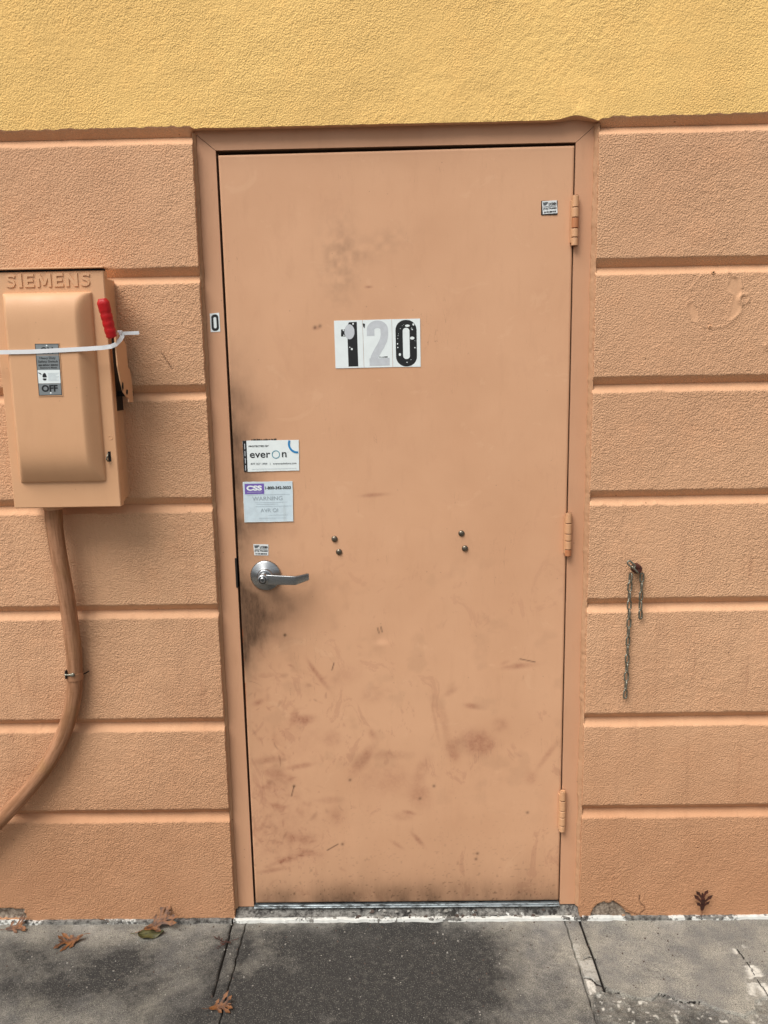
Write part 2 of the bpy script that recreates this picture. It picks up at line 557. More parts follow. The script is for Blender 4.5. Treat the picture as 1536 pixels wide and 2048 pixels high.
def rubble_mat():
    s = NT('sill_mortar')
    mR, mG, mB = s.mask()
    n = s.noise(48, 5, 0.75)
    c = s.mix(s.ramp(n, 0.35, 0.62), rgb(58, 55, 53), rgb(135, 132, 126))
    c = s.mix(s.ramp(s.math('ADD', mG, s.math('MULTIPLY', s.math('SUBTRACT', s.noise(90, 5, 0.7), 0.5), 1.1)), 0.45, 0.6), c, rgb(214, 214, 208))
    c = s.mix(mB, c, rgb(30, 26, 24))
    return s.done(c, 0.9, 0, s.bump(s.noise(200, 4, 0.7), 0.003, 0.9), 0.3)
M_RUB = rubble_mat()
def leafmat(name, a, b):
    s = NT(name)
    n = s.noise(60, 4, 0.6)
    c = s.mix(s.ramp(n, 0.35, 0.65), a, b)
    return s.done(c, 0.6, 0, s.bump(s.noise(240, 3, 0.6), 0.0008, 0.8))
M_LEAF = leafmat('dry_leaf', rgb(128, 80, 38), rgb(72, 44, 26))
M_LEAF2 = leafmat('dark_leaf', rgb(78, 36, 22), rgb(46, 22, 16))
M_LEAFG = leafmat('olive_leaf', rgb(78, 74, 34), rgb(46, 48, 24))

# ------------------------------------------------------------------ wall
FACE = -0.025; APEX = -0.004; GH = 0.0215
GZ = [2.225, 1.881, 1.578, 1.273, 0.970, 0.631, 0.346]      # groove centre heights
XE = 0.517
def fine_axis(a, b, lo, hi, step, coarse=0.08):
    """points of [a,b]; step inside [lo,hi], coarse outside"""
    out = []
    if a < lo: out += list(np.linspace(a, lo, max(2, int((lo-a)/coarse)+1))[:-1])
    s0, s1 = max(a, lo), min(b, hi)
    out += list(np.linspace(s0, s1, max(2, int((s1-s0)/step)+1)))
    if b > hi: out += list(np.linspace(hi, b, max(2, int((b-hi)/coarse)+1))[1:])
    return np.array(out)

wall = thing('stucco_wall', 'grooved peach and yellow stucco wall around the steel door', 'wall', (0, 0.10, 0))

def stucco_disp(X, Z, keep):
    h = fbm(X, Z, 0.0068, 3, 1)*0.0005*(1+0.6*vn(X, Z, 0.22, 17)) + 0.0012*np.clip(fbm(X, Z, 0.03, 55, 3)-0.25, 0, 1)*sm(0.2, 0.6, vn(X, Z, 0.3, 56)) + vn(X, Z, 0.05, 9)*0.0007 + vn(X, Z, 0.35, 21)*0.0018
    return h*keep

# features of the wall face (x, z world)
patch_c = at(1431, 598); patch_r = 52/730
def wpts(L, Y=FACE): return [(at(a, b, Y).x, at(a, b, Y).z) for a, b in L]
smooth_polys = [wpts([(1452, 575), (1462, 553), (1480, 556), (1484, 580), (1478, 600), (1484, 622), (1470, 636), (1454, 640), (1462, 610), (1466, 592)]),
                wpts([(1378, 606), (1384, 603), (1396, 628), (1394, 646), (1384, 640), (1376, 622)])]
mortar_polys = [wpts([(1183, 1826), (1190, 1810), (1204, 1803), (1218, 1806), (1226, 1802), (1240, 1812), (1250, 1820), (1262, 1830), (1180, 1834)]),
                wpts([(-20, 1816), (46, 1817), (52, 1828), (50, 1836), (-20, 1836)])]
crack_lines = [wpts([(1226, 1802), (1248, 1816), (1262, 1824), (1284, 1832)]), wpts([(1280, 1828), (1290, 1816), (1280, 1804), (1278, 1790)]),
               wpts([(323, 706), (345, 738)])]

for side in (-1, 1):
    for i in range(7):
        zt = GZ[i]; zb = GZ[i+1] if i < 6 else 0.006
        # grid rows sit on the arrises so that the groove edges stay crisp
        hi_ = zt-GH; lo_ = (zb+GH) if i < 6 else zb
        up_ = np.concatenate([np.linspace(hi_-0.0006, hi_+0.0006, 2), np.linspace(hi_+0.0006, zt, 8)[1:]])
        dn_ = np.concatenate([np.linspace(zb, lo_-0.0006, 8), [lo_+0.0006]]) if i < 6 else np.array([zb])
        midz = np.linspace(lo_+(0.0006 if i < 6 else 0), hi_-0.0006, int((hi_-lo_)/0.0031))[1:-1]
        zs = np.concatenate([dn_, midz, up_])
        if side < 0: xs = fine_axis(-3.5, -XE, -1.27, 3, 0.0032)
        else: xs = fine_axis(XE, 3.5, -1, 1.12, 0.0032)
        X, Z = np.meshgrid(xs, zs)
        sd_ = i*5 + (50 if side > 0 else 0)
        # distance to the grooves, with worn arrises
        dt = zt - Z
        db = (Z - zb) if i < 6 else Z*0+1
        wob = 0.0009*vn(X, Z*0+sd_, 0.012, sd_+1) + 0.0011*vn(X, Z*0+sd_, 0.07, sd_+2) - 0.0025*sm(0.55, 0.9, vn(X, Z*0+sd_, 0.018, sd_+6))
        wt_ = np.exp(-(np.abs(dt-GH)/0.012)**2)
        wb_ = np.exp(-(np.abs(db-GH)/0.012)**2)
        dg = np.minimum(dt, db)
        dep = np.clip((GH-dg)/GH, 0, 1)
        dep = np.where(dep > 0, dep, 0)
        facet = sm(0.02, 0.12, dep)
        sg = np.zeros_like(X)
        for P_ in smooth_polys: sg = np.maximum(sg, inpoly(X, Z, P_)*1.0)
        low_f = facet*np.where(db < dt, 0.45, 0.9)
        smo = np.maximum(sg, low_f)
        keep = 1-0.92*smo
        Z = Z - wob*wt_ + 0.0012*wb_*vn(X, Z*0+sd_, 0.03, sd_+8)
        Yd = FACE + dep*(APEX-FACE) - stucco_disp(X, Z, keep)
        # round patch with a raised rim
        if side > 0:
            d = np.hypot(X-patch_c.x, Z-patch_c.z)
            ang = np.arctan2(Z-patch_c.z, X-patch_c.x)
            brk = sm(-0.35, 0.1, vn(ang*3, ang*0, 1.0, 31))
            Yd -= 0.0013*np.exp(-((d-patch_r-0.003*vn(X, Z, 0.03, 33))/0.0028)**2)*brk
            for P_ in smooth_polys:
                Yd -= 0.0014*np.exp(-(segdist(X, Z, P_+P_[:1])/0.0022)**2)
            for (qx, qy, rr) in ((1487, 598, 0.012), (1541, 690, 0.014)):
                c_ = at(qx, qy); d2 = np.hypot(X-c_.x, Z-c_.z)
                Yd -= 0.004*np.exp(-((d2-rr)/0.004)**2)*(0.6+0.5*vn(X, Z, 0.01, 44))
        mR = np.zeros_like(X); mB = np.zeros_like(X)
        if i == 6:
            for P_ in mortar_polys:
                ip = inpoly(X+0.003*vn(X, Z, 0.01, 5), Z+0.003*vn(X, Z, 0.01, 6), P_)
                mR = np.maximum(mR, ip*1.0)
            Yd += mR*(0.005 + 0.004*fbm(X, Z, 0.02, 77))
            smo = np.maximum(smo, mR*0.6)
        for L in crack_lines:
            d = segdist(X+0.0015*vn(X, Z, 0.01, 8), Z, L)
            cr = np.exp(-(d/0.0016)**2)
            mB = np.maximum(mB, cr*0.8); Yd += cr*0.0015
        mR = np.maximum(mR, 0)
        # worn edge at the door opening: return faces run back to the frame
        e = side*(X[:, :1]*0+XE) + side*(0.0007*vn(Z[:, :1], Z[:, :1]*0, 0.03, sd_+3)+0.0009*vn(Z[:, :1], Z[:, :1]*0, 0.008, sd_+4))
        if side < 0:
            X[:, -1:] = e; X[:, -2:-1] = e-0.0025; X[:, -3:-2] = e-0.005
            ext = [(e, np.maximum(Yd[:, -1:]+0.002, Yd[:, -1:])), (e, np.minimum(np.maximum(Yd[:, -1:]+0.004, -0.012), 0.03)), (e, Yd[:, -1:]*0+0.03)]
            XX = np.concatenate([X]+[a for a, b in ext], 1); YY = np.concatenate([Yd]+[b for a, b in ext], 1)
            ZZ = np.concatenate([Z]+[Z[:, :1]]*3, 1)
            pad = lambda A: np.concatenate([A]+[A[:, -1:]]*3, 1)
        else:
            X[:, :1] = e; X[:, 1:2] = e+0.0025; X[:, 2:3] = e+0.005
            ext = [(e, Yd[:, :1]*0+0.03), (e, np.minimum(np.maximum(Yd[:, :1]+0.004, -0.012), 0.03)), (e, Yd[:, :1]+0.002)]
            XX = np.concatenate([a for a, b in ext]+[X], 1); YY = np.concatenate([b for a, b in ext]+[Yd], 1)
            ZZ = np.concatenate([Z[:, :1]]*3+[Z], 1)
            pad = lambda A: np.concatenate([A[:, :1]]*3+[A], 1)
        grid_mesh('stucco_course', np.stack([XX, YY, ZZ], -1), M_OR, [pad(mR), pad(smo), pad(mB)], parent=wall)

# yellow band above
zs = np.concatenate([np.linspace(0, 1, 7)*0, fine_axis(2.2585, 3.6, 2, 2.62, 0.0034)[0:]])
nb = 7
xs = fine_axis(-3.5, 3.5, -1.06, 1.02, 0.0036)
X, Z = np.meshgrid(xs, zs)
overdoor = sm(XE+0.004, XE-0.004, np.abs(X))
edge = 2.2465 + (2.2405-2.2465)*overdoor + (0.0022*vn(X, X*0, 0.02, 61)+0.0012*vn(X, X*0, 0.007, 62))*(1-0.75*sm(XE, XE-0.06, np.abs(X)))
lump = np.exp(-((X-at(1168, 225).x)/0.045)**2 - ((np.maximum(Z, 2.25)-at(1168, 222).z)/0.035)**2)
edge = edge + 0.010*np.exp(-((X-at(1150, 232).x)/0.03)**2) - 0.004*np.exp(-((X-at(1205, 236).x)/0.02)**2)
Yd = FACE - stucco_disp(X, Z, 1.0) - lump*(0.004+0.004*fbm(X, Z, 0.022, 91))
t = np.linspace(0, 1, nb)[:, None]              # 0 = back, 1 = face edge
backz = 2.2255*(1-overdoor[:nb]) + 2.2425*overdoor[:nb]
backy = APEX*(1-overdoor[:nb]) + 0.03*overdoor[:nb]
Z[:nb] = backz*(1-t) + edge[:nb]*t
Yd[:nb] = backy*(1-t) + Yd[nb:nb+1]*t
k = Z[nb:] - 2.2585
Z[nb:] = edge[nb:] + (Z[nb:]-2.2585)*(3.6-edge[nb:])/(3.6-2.2585) + 0.0008
rows = [1]*(nb-1) + [0]*(len(zs)-nb)
sm_y = np.zeros_like(X); sm_y[:nb] = 0.55
grid_mesh('yellow_band', np.stack([X, Yd, Z], -1), [M_YE, M_OR], [X*0, sm_y, X*0], mat_rows=rows, parent=wall)
MB().box(-3.5, -XE-0.02, 0.03, 0.20, 0.0, 3.6).box(XE+0.02, 3.5, 0.03, 0.20, 0.0, 3.6).box(-XE-0.02, XE+0.02, 0.03, 0.2, 2.27, 3.6).build('wall_core', M_BLACK, wall)

# lumpy sealant beads beside the frame
for side in (-1, 1):
    zs = np.arange(0.03, 2.236, 0.004)
    u = np.linspace(0, 1, 7)
    U, Z = np.meshgrid(u, zs)
    s_ = 70+side
    wdt = 0.0125 + 0.0022*vn(Z, Z*0, 0.06, s_) + 0.0016*vn(Z, Z*0, 0.012, s_+5)
    if side < 0: wdt = wdt*0.75
    Xs = side*(XE + 0.0015 - U*wdt)
    hgt = (0.0145 + 0.0035*vn(Z, Z*0, 0.09, s_+1) + 0.002*vn(Z, U, 0.015, s_+2))
    Ys = -hgt*(1-U)**0.8 - 0.0012*np.where(U > 0.9, 0, 1) + 0.0012*vn(Z, U*0.1, 0.008, s_+3)*(U < 0.95)
    Ys = np.minimum(Ys, -0.0035); Xs[:, -1] = Xs[:, -2]
    Ys[:, -1] = 0.002
    crk = np.exp(-((vn(Z, Z*0, 0.05, s_+9))/0.03)**2)
    grid_mesh('sealant_bead', np.stack([Xs, Ys, Z], -1), M_SEAL, [Z*0, Z*0+0.7, Z*0], parent=wall, flip=(side > 0))

# ------------------------------------------------------------------ door frame
frame = thing('door_frame', 'painted steel door frame set in the stucco opening', 'door frame', (0, 0.03, 0.03))
JI = 0.463; HB = 2.1935; HT = 2.250
def frame_poly(name, poly):
    return MB().prism(poly, lambda p, d: (p[0], d, p[1]), 0.0, 0.07).build(name, M_FRAME, frame)
g = 0.0014
o = frame_poly('jamb', [(-XE, 0.030), (-JI, 0.030), (-JI, HB-g), (-XE, HT-0.012-g)])
o = frame_poly('jamb', [(JI, 0.030), (XE, 0.030), (XE, HT-0.012-g), (JI, HB-g)])
o = frame_poly('header', [(-JI+g*0.2, HB), (JI, HB), (XE, HT-0.012), (XE, HT), (-XE, HT), (-XE, HT-0.012)])
MB().box(-JI, -JI+0.016, 0.052, 0.1, 0.03, HB).box(JI-0.016, JI, 0.052, 0.1, 0.03, HB).box(-JI+0.016, JI-0.016, 0.052, 0.1, HB-0.016, HB).build('door_stop', M_DARK, frame)
MB().box(-XE, XE, 0.1, 0.11, 0.0, HT).build('dark_backing', M_BLACK, frame)
# strike lip on the latch jamb
a = at(474, 1116, 0); b = at(480, 1175, 0)
MB().box(-JI-0.004, -JI+0.0015, -0.0025, 0.02, b.z, a.z, bev=0.0008).build('strike_plate', M_DARK, frame)
# aluminium threshold
MB().box(-JI+0.002, JI-0.002, -0.012, 0.09, 0.0300, 0.0335, bev=0.0008).box(-JI+0.002, JI-0.002, -0.006, 0.0, 0.0337, 0.0365, bev=0.0008).build('threshold', M_ALU, frame)

# ------------------------------------------------------------------ door
door = thing('steel_door', 'peach painted flush steel door scuffed and grimy at handle and foot', 'door', (0, 0.02, 0.04))
DX0, DX1, DZ0, DZT_L, DZT_R = -0.4570, 0.4595, 0.0405, 2.1815, 2.1855
xs = np.linspace(DX0, DX1, 306); zz = np.linspace(0, 1, 714)
X, Tt = np.meshgrid(xs, zz)
top = DZT_L + (DZT_R-DZT_L)*(X-DX0)/(DX1-DX0)
Z = DZ0 + (top-DZ0)*Tt
XL = X + 0.0
grime = np.zeros_like(X); scuff = np.zeros_like(X); rust = np.zeros_like(X); Yo = np.full_like(X, 0.0015)
def W(px, py): p = at(px, py, 0.0015); return p.x, p.z
def blob(px, py, rx, ry, rot=0, p=1.0):
    x, z = W(px, py); dx = (X-x)*730; dz = (Z-z)*715
    c, s = cos(radians(rot)), sin(radians(rot))
    a = (dx*c+dz*s)/rx; b = (-dx*s+dz*c)/ry
    return np.exp(-(a*a+b*b)**p)
n1 = fbm(X, Z, 0.06, 201, 4); n2 = fbm(X, Z, 0.02, 211, 3); n3 = fbm(X, Z*0.4, 0.05, 221, 4)
le = X - DX0
# handling grime down the latch side
prof = 0.30*np.exp(-((Z-1.45)/0.20)**2) + 0.55*np.exp(-((Z-1.15)/0.16)**2) + 0.35*sm(0.2, 0.9, Z)*sm(1.9, 1.4, Z)
grime += prof*np.exp(-le/0.045)*(1+0.5*n1)
grime += 0.95*np.exp(-((Z-W(0, 1255)[1])/0.085)**2)*np.exp(-(le/0.062)**1.1)*(1+0.22*n1) + 0.45*np.exp(-((Z-W(0, 1290)[1])/0.10)**2)*np.exp(-(le/0.03))
grime += 0.34*blob(520, 1215, 50, 44)*(1+0.25*n2) + 0.28*blob(560, 1225, 70, 55)*(1+0.4*n1)
grime += 0.28*blob(505, 960, 28, 110)*(1+0.7*n1) + 0.22*blob(520, 1060, 60, 30)*(1+0.7*n1)
grime += 0.16*blob(480, 800, 40, 90)*(1+0.9*n1) + 0.22*blob(680, 520, 32, 75)*(0.8+1.3*n2) + 0.14*blob(760, 490, 60, 22, 20)*(0.7+1.3*n2)
grime += 0.10*sm(0.1, 0.6, n1)*sm(1.2, 1.0, Z)*sm(0.2, 0.5, Z)
# splash grime at the foot
zb_ = Z-DZ0
grime += 0.55*np.exp(-zb_/0.055)*(0.85+0.5*n3)*(0.75+0.25*sm(-0.4, -0.2, X)) + 0.24*np.exp(-zb_/0.11)*(0.85+0.5*n3) 
grime += 0.25*blob(740, 1785, 150, 26)*(1+0.3*n1)+0.12*blob(560, 1790, 60, 16)+0.12*blob(950, 1780, 150, 22)*(1+0.3*n1)
# fine speckle rising from the foot
spk = vn(X, Z, 0.006, 230)
grime += 0.45*sm(0.72, 0.9, spk)*np.exp(-zb_/0.16)
# reddish rub marks, big ones placed
def S(px, py, rx, ry, rot=0, a=0.5, p=1.4):
    global scuff
    scuff += a*blob(px, py, rx, ry, rot, p)*(0.9+0.5*n2)
for args in [(955, 1485, 34, 26, -15, .85), (905, 1500, 14, 24, 20, .6), (888, 1440, 9, 40, 12, .35), (870, 1440, 4, 44, 10, .3), (1000, 1450, 16, 14, 0, .35), (945, 1412, 18, 6, -8, .55),
             (725, 1520, 12, 40, -35, .55), (845, 1540, 14, 34, -20, .3), (770, 1560, 60, 36, 0, .28), (780, 1510, 40, 10, 0, .3), (840, 1592, 24, 30, 20, .4), (805, 1632, 22, 10, 0, .3),
             (605, 1440, 24, 10, 8, .75), (588, 1432, 7, 14, -20, .6), (640, 1355, 5, 34, 35, .5), (628, 1340, 4, 30, 30, .35), (535, 1350, 22, 5, 0, .25), (1038, 1332, 34, 6, 6, .6), (1095, 1510, 6, 40, -35, .35), (1060, 1555, 14, 16, 0, .3),
             (516, 1405, 12, 6, 25, .6), (533, 1520, 34, 8, 8, .5), (555, 1550, 34, 14, -18, .6), (600, 1532, 30, 6, 10, .5), (545, 1580, 40, 18, 10, .35), (665, 1478, 18, 18, 0, .35), (745, 1470, 8, 14, 30, .4),
             (672, 1632, 16, 22, 0, .35), (660, 1600, 30, 8, 0, .3), (560, 1612, 16, 5, -12, .6), (525, 1650, 5, 18, -30, .45), (600, 1675, 34, 10, -8, .4), (835, 1678, 5, 20, 38, .55), (820, 1625, 14, 4, -15, .5), (795, 1690, 18, 4, -35, .35),
             (570, 1720, 30, 6, 18, .5), (545, 1740, 34, 5, 10, .45), (620, 1705, 30, 8, -10, .35), (600, 1480, 60, 50, 0, .14), (560, 1640, 80, 60, 0, .22), (580, 1700, 90, 40, 0, .2), (750, 990, 26, 4, 3, .7), (1010, 1325, 10, 4, 20, .3),
             (640, 560, 5, 12, 0, .12), (737, 574, 7, 2, 0, .8), (632, 656, 8, 4, 0, .5), (690, 1350, 40, 20, 20, .2), (745, 1390, 24, 18, 20, .22), (900, 1385, 20, 6, 30, .2)]:
    S(*args)
# random short curved kick marks, crowded at the lower latch corner
rr_ = random.Random(5)
for k in range(260):
    if k < 205:
        px = 500 + abs(rr_.gauss(0, 85)); py = rr_.uniform(1330, 1770) if k % 3 else rr_.uniform(1560, 1750)
    else:
        px = rr_.uniform(520, 1080); py = rr_.uniform(1050, 1740)
    x0, z0 = W(px, py); R_ = rr_.uniform(0.015, 0.07); th = rr_.uniform(0, 2*pi); sp_ = rr_.uniform(0.25, 1.0)*0.5
    cx_, cz_ = x0-R_*cos(th), z0-R_*sin(th)
    m = (np.abs(X-x0) < 0.09) & (np.abs(Z-z0) < 0.09)
    if not m.any(): continue
    xx, z2 = X[m], Z[m]
    rad_ = np.hypot(xx-cx_, z2-cz_); an = np.arctan2(z2-cz_, xx-cx_)-th; an = (an+pi) % (2*pi)-pi
    fall = np.clip(1-(np.abs(an)/sp_)**2, 0, 1)
    wd = rr_.choice([0.0015, 0.0022, 0.004, 0.007, 0.011])*(0.25+0.75*fall)*(1+0.35*n2[m])
    v = fall*np.exp(-((rad_-R_)/wd)**2)*rr_.uniform(0.12, 0.5)*(0.6 if wd.max() > 0.004 else 1.0)*(0.4 if k >= 205 else 1)*float(sm(-0.45, -0.1, float(n1[m].mean()))*0.6+0.4)
    scuff[m] += v
    if rr_.random() < 0.15: grime[m] += v*0.5
for L in ([(655, 1700), (676, 1688)], [(583, 1592), (588, 1572)], [(1040, 1318), (1070, 1324)], [(755, 1256), (758, 1266)], [(762, 1254), (764, 1264)], [(668, 1326), (664, 1340)], [(1138, 1068), (1128, 1080)]):
    d = segdist(X, Z, [W(*q) for q in L]); grime += 0.9*np.exp(-(d/0.0017)**2)
for (a_, b_) in ((955, 1707), (952, 1718), (685, 1688), (588, 1572), (700, 1560), (868, 1572), (840, 1597), (1055, 1625), (570, 1270), (630, 655), (640, 652)):
    grime += 0.8*blob(a_, b_, 3, 3)
# chipped rusty latch edge
chip = sm(0.1, 0.5, vn(Z, Z*0, 0.02, 240)+0.4*vn(Z, Z*0, 0.006, 241))*sm(W(0, 1480)[1], W(0, 1380)[1], Z)*sm(W(0, 1120)[1], W(0, 1200)[1], Z)
rust += chip*sm(0.0035, 0.0, le)*0.9
# dent
dn = blob(762, 1277, 16, 16); Yo += 0.004*dn*0.5 - 0.0012*blob(762, 1290, 14, 8)
Yo += 0.0009*vn(X, Z, 0.30, 250) + 0.0004*vn(X, Z, 0.09, 251)
# softened slab edges
ed = np.minimum(np.minimum(le, DX1-X), np.minimum(Z-DZ0, top-Z))
Yo += 0.0022*np.clip(1-ed/0.0030, 0, 1)**2
P = np.stack([X, Yo, Z], -1)
grid_mesh('slab', P, M_DOOR, [grime, scuff, rust], parent=door)
MB().box(DX0, DX1, 0.0045, 0.046, DZ0, DZT_L-0.0005).build('slab_core', M_DARK, door)  # core coloured dark to stand in for shade in the door gaps

# hinges
for hi, (px, y0, y1) in enumerate([(1149, 390, 492), (1132, 1026, 1113), (1121.5, 1582, 1664)]):
    t0 = at(px, y0, -0.012); b0 = at(px, y1, -0.012)
    cx = (DX1+JI)/2 + 0.0015
    H = t0.z-b0.z; zb0 = b0.z
    hg = MB().box(cx-0.011, cx-0.0072, -0.0115, 0.001, zb0+0.008, zb0+H-0.012, bev=0.0006).build('hinge', M_HINGE, door)
    fr = [0.0, 0.17, 0.35, 0.56, 0.76, 1.0] if hi == 0 else [0.0, 0.16, 0.36, 0.52, 0.76, 1.0]
    for k in range(5):
        z0 = zb0+H*fr[k]+0.0010; z1 = zb0+H*fr[k+1]-0.0010
        r = 0.0088 if k in (0, 4) else 0.0094
        kb = MB().lathe((cx, -0.0095, z0), (0, 0, 1), [(0.0005, 0), (r-0.001, 0), (r, 0.001), (r, z1-z0-0.001), (r-0.001, z1-z0), (0.0005, z1-z0)], 20)
        rusty = (hi == 0 and k == 2) or (hi == 1 and k == 0)
        kb.build('knuckle', M_RUST if rusty else M_HINGE, hg)
    MB().lathe((cx, -0.0095, zb0), (0, 0, 1), [(0.0078, 0), (0.0078, H)], 16).build('hinge_pin', M_RPIN, hg)

# four dome bolts
for (a_, b_) in ((669, 1078), (678, 1104), (923, 1067), (930, 1097)):
    c = at(a_, b_, 0.0)
    MB().lathe((c.x, 0.001, c.z), (0, -1, 0), [(0.0088, 0), (0.0086, 0.0015), (0.0074, 0.0032), (0.005, 0.0046), (0.0022, 0.0053), (0.0002, 0.0055)], 24, sharp=False).build('dome_bolt', M_BOLT, door)

# lever lock
rc = at(531, 1151.5, -0.006)
lk = MB().lathe((rc.x, 0.0, rc.z), (0, -1, 0), [(0.0430, 0), (0.0430, 0.004), (0.0418, 0.0062), (0.0395, 0.0075), (0.0260, 0.0125), (0.0225, 0.0145)], 64, sharp=False)
lk.lathe((rc.x, 0.0, rc.z), (0, -1, 0), [(0.0225, 0.0145), (0.0215, 0.0205), (0.0185, 0.0222), (0.0150, 0.0225)], 48, sharp=False)
lk.lathe((rc.x, 0.0, rc.z), (0, -1, 0), [(0.0150, 0.016), (0.0142, 0.050), (0.0135, 0.0560), (0.0120, 0.0572), (0.0096, 0.0572)], 40, sharp=False)
rose = lk.build('lock_rose', M_STEEL, door)
kc = Vector((rc.x, -0.0572, rc.z))
MB().lathe((rc.x, 0.0, rc.z), (0, -1, 0), [(0.0106, 0.05745), (0.0074, 0.05745)], 32).build('cylinder_gap', M_DARK, rose)
kp = MB().lathe((rc.x, 0.0, rc.z), (0, -1, 0), [(0.0078, 0.0552), (0.0078, 0.0578), (0.0068, 0.0586), (0.0002, 0.0586)], 32).build('key_cylinder', M_STEEL, rose)
MB().box(rc.x-0.0042, rc.x+0.0042, -0.0590, -0.0584, rc.z-0.0008, rc.z+0.0008).box(rc.x-0.001, rc.x+0.0016, -0.0591, -0.0584, rc.z-0.003, rc.z+0.0012).build('key_slot', M_BLACK, rose)
# lever: swept flat bar with rounded cross-section
pth = [(0.010, 0, -0.0490, 0.0140), (0.022, -0.0002, -0.0505, 0.0138), (0.045, -0.001, -0.0520, 0.0132), (0.075, -0.0022, -0.0530, 0.0126), (0.0885, -0.0027, -0.0532, 0.0124), (0.0915, -0.0026, -0.0522, 0.0122), (0.0940, -0.0022, -0.0500, 0.0120), (0.108, -0.0008, -0.0385, 0.0108), (0.121, 0.0008, -0.0280, 0.0098), (0.1225, 0.001, -0.0268, 0.0092)]
mb = MB(); vs = []; fs = []
prof_ = []
for q in range(16):
    th = 2*pi*q/16
    cx_, sx_ = cos(th), sin(th)
    prof_.append((math.copysign(abs(cx_)**0.28, cx_), math.copysign(abs(sx_)**0.28, sx_)))
for i, (dx, dz, y, hh) in enumerate(pth):
    p0 = pth[max(0, i-1)]; p1 = pth[min(len(pth)-1, i+1)]
    t_ = Vector((p1[0]-p0[0], p1[2]-p0[2])).normalized(); nx, ny = t_.y, -t_.x
    th_ = 0.0036
    for (c_, s_) in prof_:
        vs.append((rc.x+dx+nx*th_*c_, y+ny*th_*c_, rc.z+dz+hh*s_))
for i in range(len(pth)-1):
    for q in range(16):
        fs.append((i*16+q, i*16+(q+1) % 16, (i+1)*16+(q+1) % 16, (i+1)*16+q))
mb.add(vs, fs, 0, True)
mb.add(vs[:16], [tuple(range(16))]); mb.add(vs[-16:], [tuple(range(16))])
mb.lathe((rc.x, 0, rc.z), (0, -1, 0), [(0.0155, 0.030), (0.0155, 0.0545), (0.0145, 0.0565), (0.0100, 0.0565)], 40, sharp=False)
mb.build('lever_handle', M_STEEL, door)

# ------------------------------------------------------------------ lettering helpers
_tc = {}
def text_geo(s, bold=0.0):
    k = (s, bold)
    if k not in _tc:
        cu = bpy.data.curves.new('lettering_curve', 'FONT')
        cu.body = s; cu.size = 1.0; cu.offset = bold; cu.resolution_u = 4; cu.fill_mode = 'BOTH'
        ob = bpy.data.objects.new('lettering_tmp', cu); COL.objects.link(ob)
        dg = bpy.context.evaluated_depsgraph_get(); dg.update()
        me = bpy.data.meshes.new_from_object(ob.evaluated_get(dg))
        v = np.array([tuple(q.co)[:2] for q in me.vertices]); f = [tuple(p.vertices) for p in me.polygons]
        bpy.data.objects.remove(ob); bpy.data.curves.remove(cu); bpy.data.meshes.remove(me)
        mn, mx = v.min(0), v.max(0)
        _tc[k] = ((v-mn)/(mx-mn), f)
    return _tc[k]

class Sticker:
    """flat print on a plane y = Y; local units (0..W, 0..H), y down"""
    def __init__(s, name, label, cat, corners, W_, H_, Y, m, group=None, thick=0.0006, rag=0.0):
        s.c = [at(a, b, Y) for a, b in corners]; s.W, s.H, s.Y = W_, H_, Y
        bc = sum(s.c, Vector())/4
        s.o = thing(name, label, cat, (bc.x, Y, min(q.z for q in s.c)), group)
        mb = MB(); poly = []
        n = 14 if rag else 1
        for k, (u0, v0, u1, v1) in enumerate(((0, 0, W_, 0), (W_, 0, W_, H_), (W_, H_, 0, H_), (0, H_, 0, 0))):
            for j in range(n):
                t_ = j/n
                jit = 0 if j == 0 else random.uniform(-1, 1)*rag
                u = u0+(u1-u0)*t_; v = v0+(v1-v0)*t_
                if k % 2 == 0: v += jit
                else: u += jit
                poly.append((u, v))
        mb.prism(poly, lambda p, d: s.P(p[0], p[1], d), 0.0, thick)
        s.t = thick
        mb.build('backing_sheet', m, s.o)
        s.k = 0
    def P(s, u, v, d=0.0):
        u /= s.W; v /= s.H
        p = (s.c[0]*(1-u)+s.c[1]*u)*(1-v) + (s.c[3]*(1-u)+s.c[2]*u)*v
        return (p.x, s.Y-d, p.z)
    def geo(s, name, pts, faces, m, label=None):
        s.k += 1
        d = s.t + 0.00012 + 0.00005*s.k
        mb = MB(); mb.add([s.P(a, b, d) for a, b in pts], faces)
        return mb.build(name, m, s.o, label=label, fix=False)
    def text(s, t, x0, y0, x1, y1, m, bold=0.0, name='lettering'):
        v, f = text_geo(t, bold)
        pts = [(x0+(x1-x0)*a, y1+(y0-y1)*b) for a, b in v]
        return s.geo(name, pts, f, m)
    def poly(s, name, pts, m, label=None): return s.geo(name, pts, [tuple(range(len(pts)))], m, label)
    def rect(s, name, x0, y0, x1, y1, m): return s.poly(name, [(x0, y0), (x1, y0), (x1, y1), (x0, y1)], m)
    def band(s, name, outer, inner, m, closed=True):
        n = len(outer); pts = outer+inner
        fs = [(i, (i+1) % n, n+(i+1) % n, n+i) for i in range(n if closed else n-1)]
        return s.geo(name, pts, fs, m)
def oval(cx, cy, rx, ry, n=24, ph=0): return [(cx+rx*cos(2*pi*k/n+ph), cy+ry*sin(2*pi*k/n+ph)) for k in range(n)]
def rrect(x0, y0, x1, y1, r, n=8):
    out = []
    for cx, cy, a0 in ((x1-r, y0+r, -90), (x1-r, y1-r, 0), (x0+r, y1-r, 90), (x0+r, y0+r, 180)):
        for k in range(n+1):
            a = radians(a0+90*k/n); out.append((cx+r*cos(a), cy+r*sin(a)))
    return out
